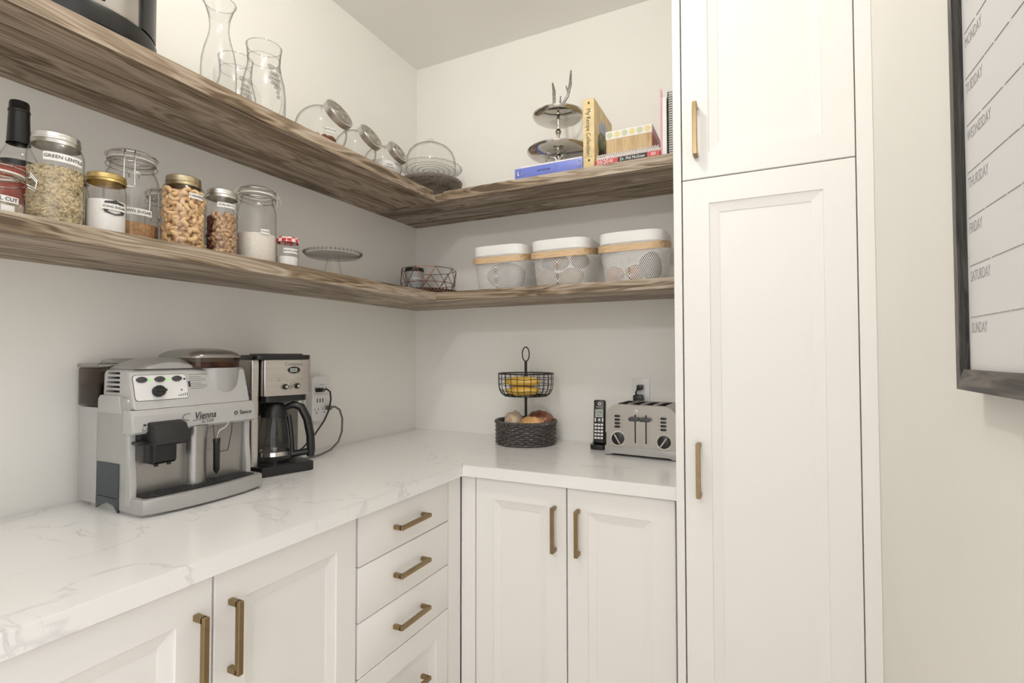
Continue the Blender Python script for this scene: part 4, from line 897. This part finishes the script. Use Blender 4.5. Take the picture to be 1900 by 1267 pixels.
obj('plug', box(.0432, .062, -.619, -.600, 1.068, 1.084, .003, 2), 'cord_grey', r)
obj('cable', tube([(.055, -.601, 1.076), (.058, -.585, 1.078), (.062, -.565, 1.065), (.064, -.552, 1.03), (.066, -.556, .98), (.072, -.580, .945), (.085, -.630, .925), (.10, -.69, .9192), (.11, -.74, .9192), (.108, -.775, .9192)], .0038, 8), 'cord_grey', r)

# ------------------------------------------------------------------ back wall outlet
r = thing('wall_outlet', 'white wall outlet plate above the toaster', 'outlet', (0, 0, 0))
obj('cover_plate', box(1.0565, 1.1275, -.006, -.001, 1.066, 1.182, .002, 2), 'white_plastic', r); obj('receptacle', box(1.075, 1.109, -.0075, -.006, 1.09, 1.158, .0006, 1), 'white_plastic', r)
r = thing('toaster_plug', 'black plugs with a bent cord in the wall outlet', 'plug', (0, 0, 0))
obj('plug', box(1.080, 1.104, -.030, -.008, 1.137, 1.156, .004, 2), 'black', r); obj('plug', box(1.068, 1.106, -.040, -.008, 1.082, 1.118, .006, 2), 'black', r)
obj('cable', tube([(1.092, -.026, 1.14), (1.083, -.036, 1.135), (1.079, -.036, 1.125), (1.082, -.03, 1.112)], .0036, 8), 'black', r)

# ------------------------------------------------------------------ two-tier basket stand
bx_, by_ = .653, -.135
r = thing('tiered_basket', 'black two-tier stand with wicker bowl below and wire basket above', 'basket stand', (bx_, by_, CT))
R = .120; bm = B(); ns_ = 17
for row in range(10):
    z = .008+.0082*row; ph = PI*(row % 2)
    tube([((R-.001+.0036*math.cos(ns_*t_+ph))*math.cos(t_), (R-.001+.0036*math.cos(ns_*t_+ph))*math.sin(t_), z) for t_ in [2*PI*i/(ns_*6) for i in range(ns_*6)]], .0040, 6, True, bm)
wk = obj('wicker_bowl', bm, 'wicker', r, 60)
bm = B()
for k in range(ns_*2): aa = PI*k/ns_; tube([((R-.001)*math.cos(aa), (R-.001)*math.sin(aa), .003), ((R-.001)*math.cos(aa), (R-.001)*math.sin(aa), .085)], .0022, 5, False, bm)
obj('stakes', bm, 'wicker', wk)
bm = B()
for q in range(2): tube([((R+.001+.0042*math.cos(38*t_+q*PI))*math.cos(t_), (R+.001+.0042*math.cos(38*t_+q*PI))*math.sin(t_), .089+.0042*math.sin(38*t_+q*PI)) for t_ in [2*PI*i/304 for i in range(304)]], .0040, 6, True, bm)
obj('twisted_rim', bm, 'wicker', wk); obj('bowl_base', lathe([(0, .001), (R-.004, .001), (R-.004, .006), (0, .006)]), 'wicker', wk)
obj('post', tube([(0, 0, .006), (0, 0, .333)], .0055, 12), 'iron', r)
obj('ring_handle', tube([(.0155*math.cos(t_), 0, .362+.029*math.sin(t_)) for t_ in [2*PI*i/36 for i in range(36)]], .0026, 8, True), 'iron', r)
bm = B(); zt_, zb_ = .283, .194
def wr(f): return .088+.024*min(1, f*2.6)**.5
for k in range(26):
    aa = 2*PI*k/26; tube([(wr(f)*math.cos(aa), wr(f)*math.sin(aa), zb_+(zt_-zb_)*f) for f in (0, .06, .15, .3, .6, 1)], .0014, 5, False, bm)
for f in (0, .22, .5, .76): tube([((wr(f)+.0008*math.sin(9*t_))*math.cos(t_), (wr(f)+.0008*math.sin(9*t_))*math.sin(t_), zb_+(zt_-zb_)*f+.0012*math.sin(7*t_+f*9)) for t_ in [2*PI*i/70 for i in range(70)]], .0013, 5, True, bm)
tube([(wr(1)*math.cos(t_), wr(1)*math.sin(t_), zt_) for t_ in [2*PI*i/60 for i in range(60)]], .0028, 7, True, bm); tube([(wr(0)*math.cos(t_), wr(0)*math.sin(t_), zb_) for t_ in [2*PI*i/60 for i in range(60)]], .0026, 7, True, bm)
for k in range(6): aa = PI*k/6; tube([(wr(0)*math.cos(aa), wr(0)*math.sin(aa), zb_), (-wr(0)*math.cos(aa), -wr(0)*math.sin(aa), zb_)], .0014, 5, False, bm)
obj('wire_basket', bm, 'iron', r)
def pillow(name, label, loc, sx, sy, sz, rz, mat, tilt=0, pitch=0, seed=0):
    t = bmesh.new(); bmesh.ops.create_grid(t, x_segments=18, y_segments=12, size=1); rnd = random.Random(seed); top = t
    vl, fl = [], []; nx, ny = 18, 12; ph = [rnd.uniform(0, 6) for _ in range(4)]
    t.free(); t = bmesh.new()
    for s in (1, -1):
        G = []
        for i in range(nx+1):
            row = []
            for j in range(ny+1):
                u, v = i/nx*2-1, j/ny*2-1; h = (max(0, 1-abs(u)**3.2)**.6)*(max(0, 1-abs(v)**2.6)**.6)
                wv = .09*math.sin(5*u+ph[0])*math.sin(4*v+ph[1])+.05*math.sin(11*u+ph[2]+3*v)
                row.append(t.verts.new((u*sx*(1-.10*abs(v)**3), v*sy*(1-.14*abs(u)**3), s*sz*h*(1+wv*1.1))))
            G.append(row)
        for i in range(nx):
            for j in range(ny): t.faces.new((G[i][j], G[i+1][j], G[i+1][j+1], G[i][j+1]))
    bmesh.ops.remove_doubles(t, verts=t.verts[:], dist=1e-5)
    o = obj(name, t, mat, None, 80); o.location = loc; o.rotation_euler = (tilt, pitch, rz); return tag(o, label, 'food pack')
z = CT+.194
o = pillow('noodle_pack', 'yellow food packet lying on top in the wire basket', (bx_+.004, by_-.043, z+.059), .074, .034, .018, .25, 'pack_yellow', .1, 0, 1)
pillow('noodle_pack', 'yellow food packet at the bottom of the wire basket', (bx_+.006, by_-.044, z+.021), .070, .034, .018, .25, 'pack_yellow', 0, 0, 2)
pillow('bread_bag', 'clear bag of tan bread in the wicker bowl', (bx_-.058, by_+.006, CT+.081), .038, .070, .042, .35, 'pack_tan', .1, -.35, 3)
pillow('sausage_pack', 'dark brown glossy food packet in the wicker bowl', (bx_+.042, by_+.050, CT+.090), .056, .040, .036, .15, 'pack_brown', .3, .1, 4)
pillow('snack_pack', 'orange and white food packet at the wicker bowl rim', (bx_+.050, by_-.050, CT+.082), .050, .034, .030, .2, 'pack_orange', .45, .05, 5)

# ------------------------------------------------------------------ cordless phone
r = thing('cordless_phone', 'black cordless phone upright in its charging cradle', 'phone', (.958, -.118, CT), 6)
obj('cradle', prism(rrect(-.031, .031, -.044, .040, .016), 2, .001, .018, .004), 'black', r); obj('cradle_back', prism([(-.012, .018), (.034, .018), (.030, .055), (.020, .060)], 0, -.024, .024, .003), 'black', r)
h = obj('handset', box(-.0225, .0225, -.0110, .0110, 0, .166, .006, 3), 'black', r); h.location = (0, -.016, .0195); h.rotation_euler = (-.14, 0, 0)
y_ = -.0112
obj('bezel', prism(rrect(-.0215, -.0195, .01, .155, .001), 1, y_-.0003, y_+.002), 'silver_dark', h, 0)
sc_ = obj('screen', box(-.0150, .0150, y_-.0004, y_, .100, .130), 'lcd', h, 0); text('2:56', .0125, (0, y_-.0007, .119), (1, 0, 0), (0, 0, 1), 'ink', sc_); text('No.2', .0085, (0, y_-.0007, .107), (1, 0, 0), (0, 0, 1), 'ink', sc_)
text('Panasonic', .0058, (0, y_-.0004, .139), (1, 0, 0), (0, 0, 1), 'ink_white', h); obj('earpiece_ring', tube([(.0048*math.cos(t_), y_-.0002, .151+.0048*math.sin(t_)) for t_ in [2*PI*i/20 for i in range(20)]], .0013, 6, True), 'ink_white', h)
for i in range(5):
    for k in (-1, 0, 1): obj('key', box(k*.0118-.0045, k*.0118+.0045, y_-.0008, y_, .018+.0125*i, .0255+.0125*i, .0003, 1), 'ink_white', h, 0)
for k in (-1, 1): obj('key', box(k*.0140-.0025, k*.0140+.0025, y_-.0008, y_, .083, .097, .0003, 1), 'ink_white', h, 0)
obj('joystick', trans(lathe([(0, 0), (.006, 0), (.006, .001), (.003, .0018), (0, .0018)], 16), Matrix.Translation((0, y_, .089)) @ Matrix.Rotation(PI/2, 4, 'X')), 'silver_dark', h)

# ------------------------------------------------------------------ toaster: local x along the front, front at y=0 facing -y
r = thing('toaster', 'brushed stainless four-slot toaster beside the phone', 'toaster', (1.010, -.238, CT), -4.5)
W = .262; D = .205
bs = obj('base', prism([(0, .003), (.024, .003), (.030, .012), (W-.030, .012), (W-.024, .003), (W, .003), (W-.001, .034), (.001, .034)], 1, 0, D, .003), 'silver_plastic', r)
tb = obj('body', prism(rrect(.006, W-.006, .034, .182, (.045, .045, .002, .002), 10), 1, .004, D-.004, .006, seg=3), 'steel', r)
carve(tb, [(.045+.046*k, .075+.046*k, .03, D-.035, .055, .20) for k in range(4)]+[(q-.0022, q+.0022, -.01, .020, .050, .150) for q in (.112, .150)])
for k in range(4):
    bm = B(); pocket(.0452+.046*k, .0748+.046*k, .0302, D-.0352, .0552, .1812, bm); obj('slot', bm, 'gunmetal', r, 0)
bm = B()
for k in range(4):
    for q in (0, 1): box(.0425+.046*k+.0335*q, .0440+.046*k+.0335*q, .028, D-.033, .1816, .1845, 0, 1, bm)
obj('slot_trim', bm, 'chrome', r, 0)
for k, q in enumerate((.112, .150)):
    obj('lever_track', box(q-.0022, q+.0022, .0180, .0195, .050, .150), 'black', r, 0)
    lv = obj('lever', prism(rrect(q-.019, q+.017, .128, .141, .005), 1, -.016, .003, .002), 'charcoal', r)
for q in (.050, W-.050):
    d_ = obj('dial_scale', trans(lathe([(.023, 0), (.028, 0), (.028, .0012), (.023, .0012), (.023, 0)], 36), Matrix.Translation((q, .0042, .062)) @ Matrix.Rotation(PI/2, 4, 'X')), 'chrome', r)
    k_ = obj('dial', trans(lathe([(0, 0), (.022, 0), (.021, .010), (.018, .012), (0, .012)], 32), Matrix.Translation((q, .0042, .062)) @ Matrix.Rotation(PI/2, 4, 'X')), 'black', r)
    b_ = trans(box(-.0028, .0028, -.0145, -.010, -.019, .019, .001, 1), Matrix.Translation((q, .0042, .062)) @ Matrix.Rotation(-.55 if q < .1 else .6, 4, 'Y')); obj('dial_pointer', b_, 'chrome', k_)
for q in (.048, W-.052):
    for k in range(4): obj('push_button', prism(rrect(q-.010, q+.010, .100+.0125*k, .1075+.0125*k, .0035), 1, -.001, .0045, .001), 'black', r)
    bm = B()
    for k in range(4): box(q+(.016 if q < .1 else -.018), q+(.018 if q < .1 else -.016), .0036, .0044, .103+.0125*k, .105+.0125*k, 0, 1, bm)
    obj('button_lamp', bm, 'ink', r, 0)
obj('badge', trans(lathe([(0, 0), (.006, 0), (.006, .001), (0, .0015)], 20), Matrix.Translation((.117, .0042, .163)) @ Matrix.Rotation(PI/2, 4, 'X')), 'tin', r)

# ------------------------------------------------------------------ weekly planner board on the right wall
r = thing('planner_board', 'white weekly planner board in a dark rustic wood frame', 'planner', (0, 0, 0))
y1, y0, z0_, z1_ = -1.256, -1.83, 1.233, 1.86; xf_ = 1.731; fw = .024
obj('frame_rail', prism([(y1, z0_), (y1, z1_), (y1-fw*.5, z1_-fw*.5), (y1-fw*.5, z0_+fw*.5)], 0, xf_, XR-.001), 'frame_z', r, 0)
obj('frame_rail', prism([(y0, z0_), (y0, z1_), (y0+fw, z1_-fw), (y0+fw, z0_+fw)], 0, xf_, XR-.001), 'frame_z', r, 0)
obj('frame_rail', prism([(y1, z0_), (y0, z0_), (y0+fw, z0_+fw), (y1-fw, z0_+fw)], 0, xf_, XR-.001), 'frame_y', r, 0)
obj('frame_rail', prism([(y1, z1_), (y0, z1_), (y0+fw, z1_-fw), (y1-fw, z1_-fw)], 0, xf_, XR-.001), 'frame_y', r, 0)
obj('inner_bead', prism([(xf_+.0005, y1-fw*.5), (xf_+.003, y1-fw), (XR-.001, y1-fw), (XR-.001, y1-fw*.5)], 2, z0_+fw, z1_-fw), 'dark_bead', r, 0)
bx2 = 1.7375
sf = obj('writing_surface', box(bx2, XR-.002, y0+fw, y1-fw, z0_+fw, z1_-fw), 'whiteboard', r, 0)
rnd = random.Random(4)
for day, zz_ in (('SUNDAY', 1.3165), ('SATURDAY', 1.375), ('FRIDAY', 1.430), ('THURSDAY', 1.482), ('WEDNESDAY', 1.5365), ('TUESDAY', 1.591), ('MONDAY', 1.645)):
    text(day, .0172, (bx2+.0001, -1.288, zz_-.013), (0, -1, 0), (0, 0, 1), 'ink_pale', sf, 'LEFT', .64)
    bm = B(); q = -1.287
    while q > -1.79:
        ln = rnd.uniform(.02, .07); box(bx2-.0005, bx2, max(q-ln, -1.80), q, zz_-.0004, zz_+.0004, 0, 1, bm); q -= ln+rnd.uniform(.002, .006)
    obj('ruled_line', bm, 'ink_pale', sf, 0)
text('YOUR', .042, (bx2+.0001, -1.290, 1.690), (0, -1, 0), (0, 0, 1), 'ink_pale', sf, 'LEFT', .7, shear=.3)
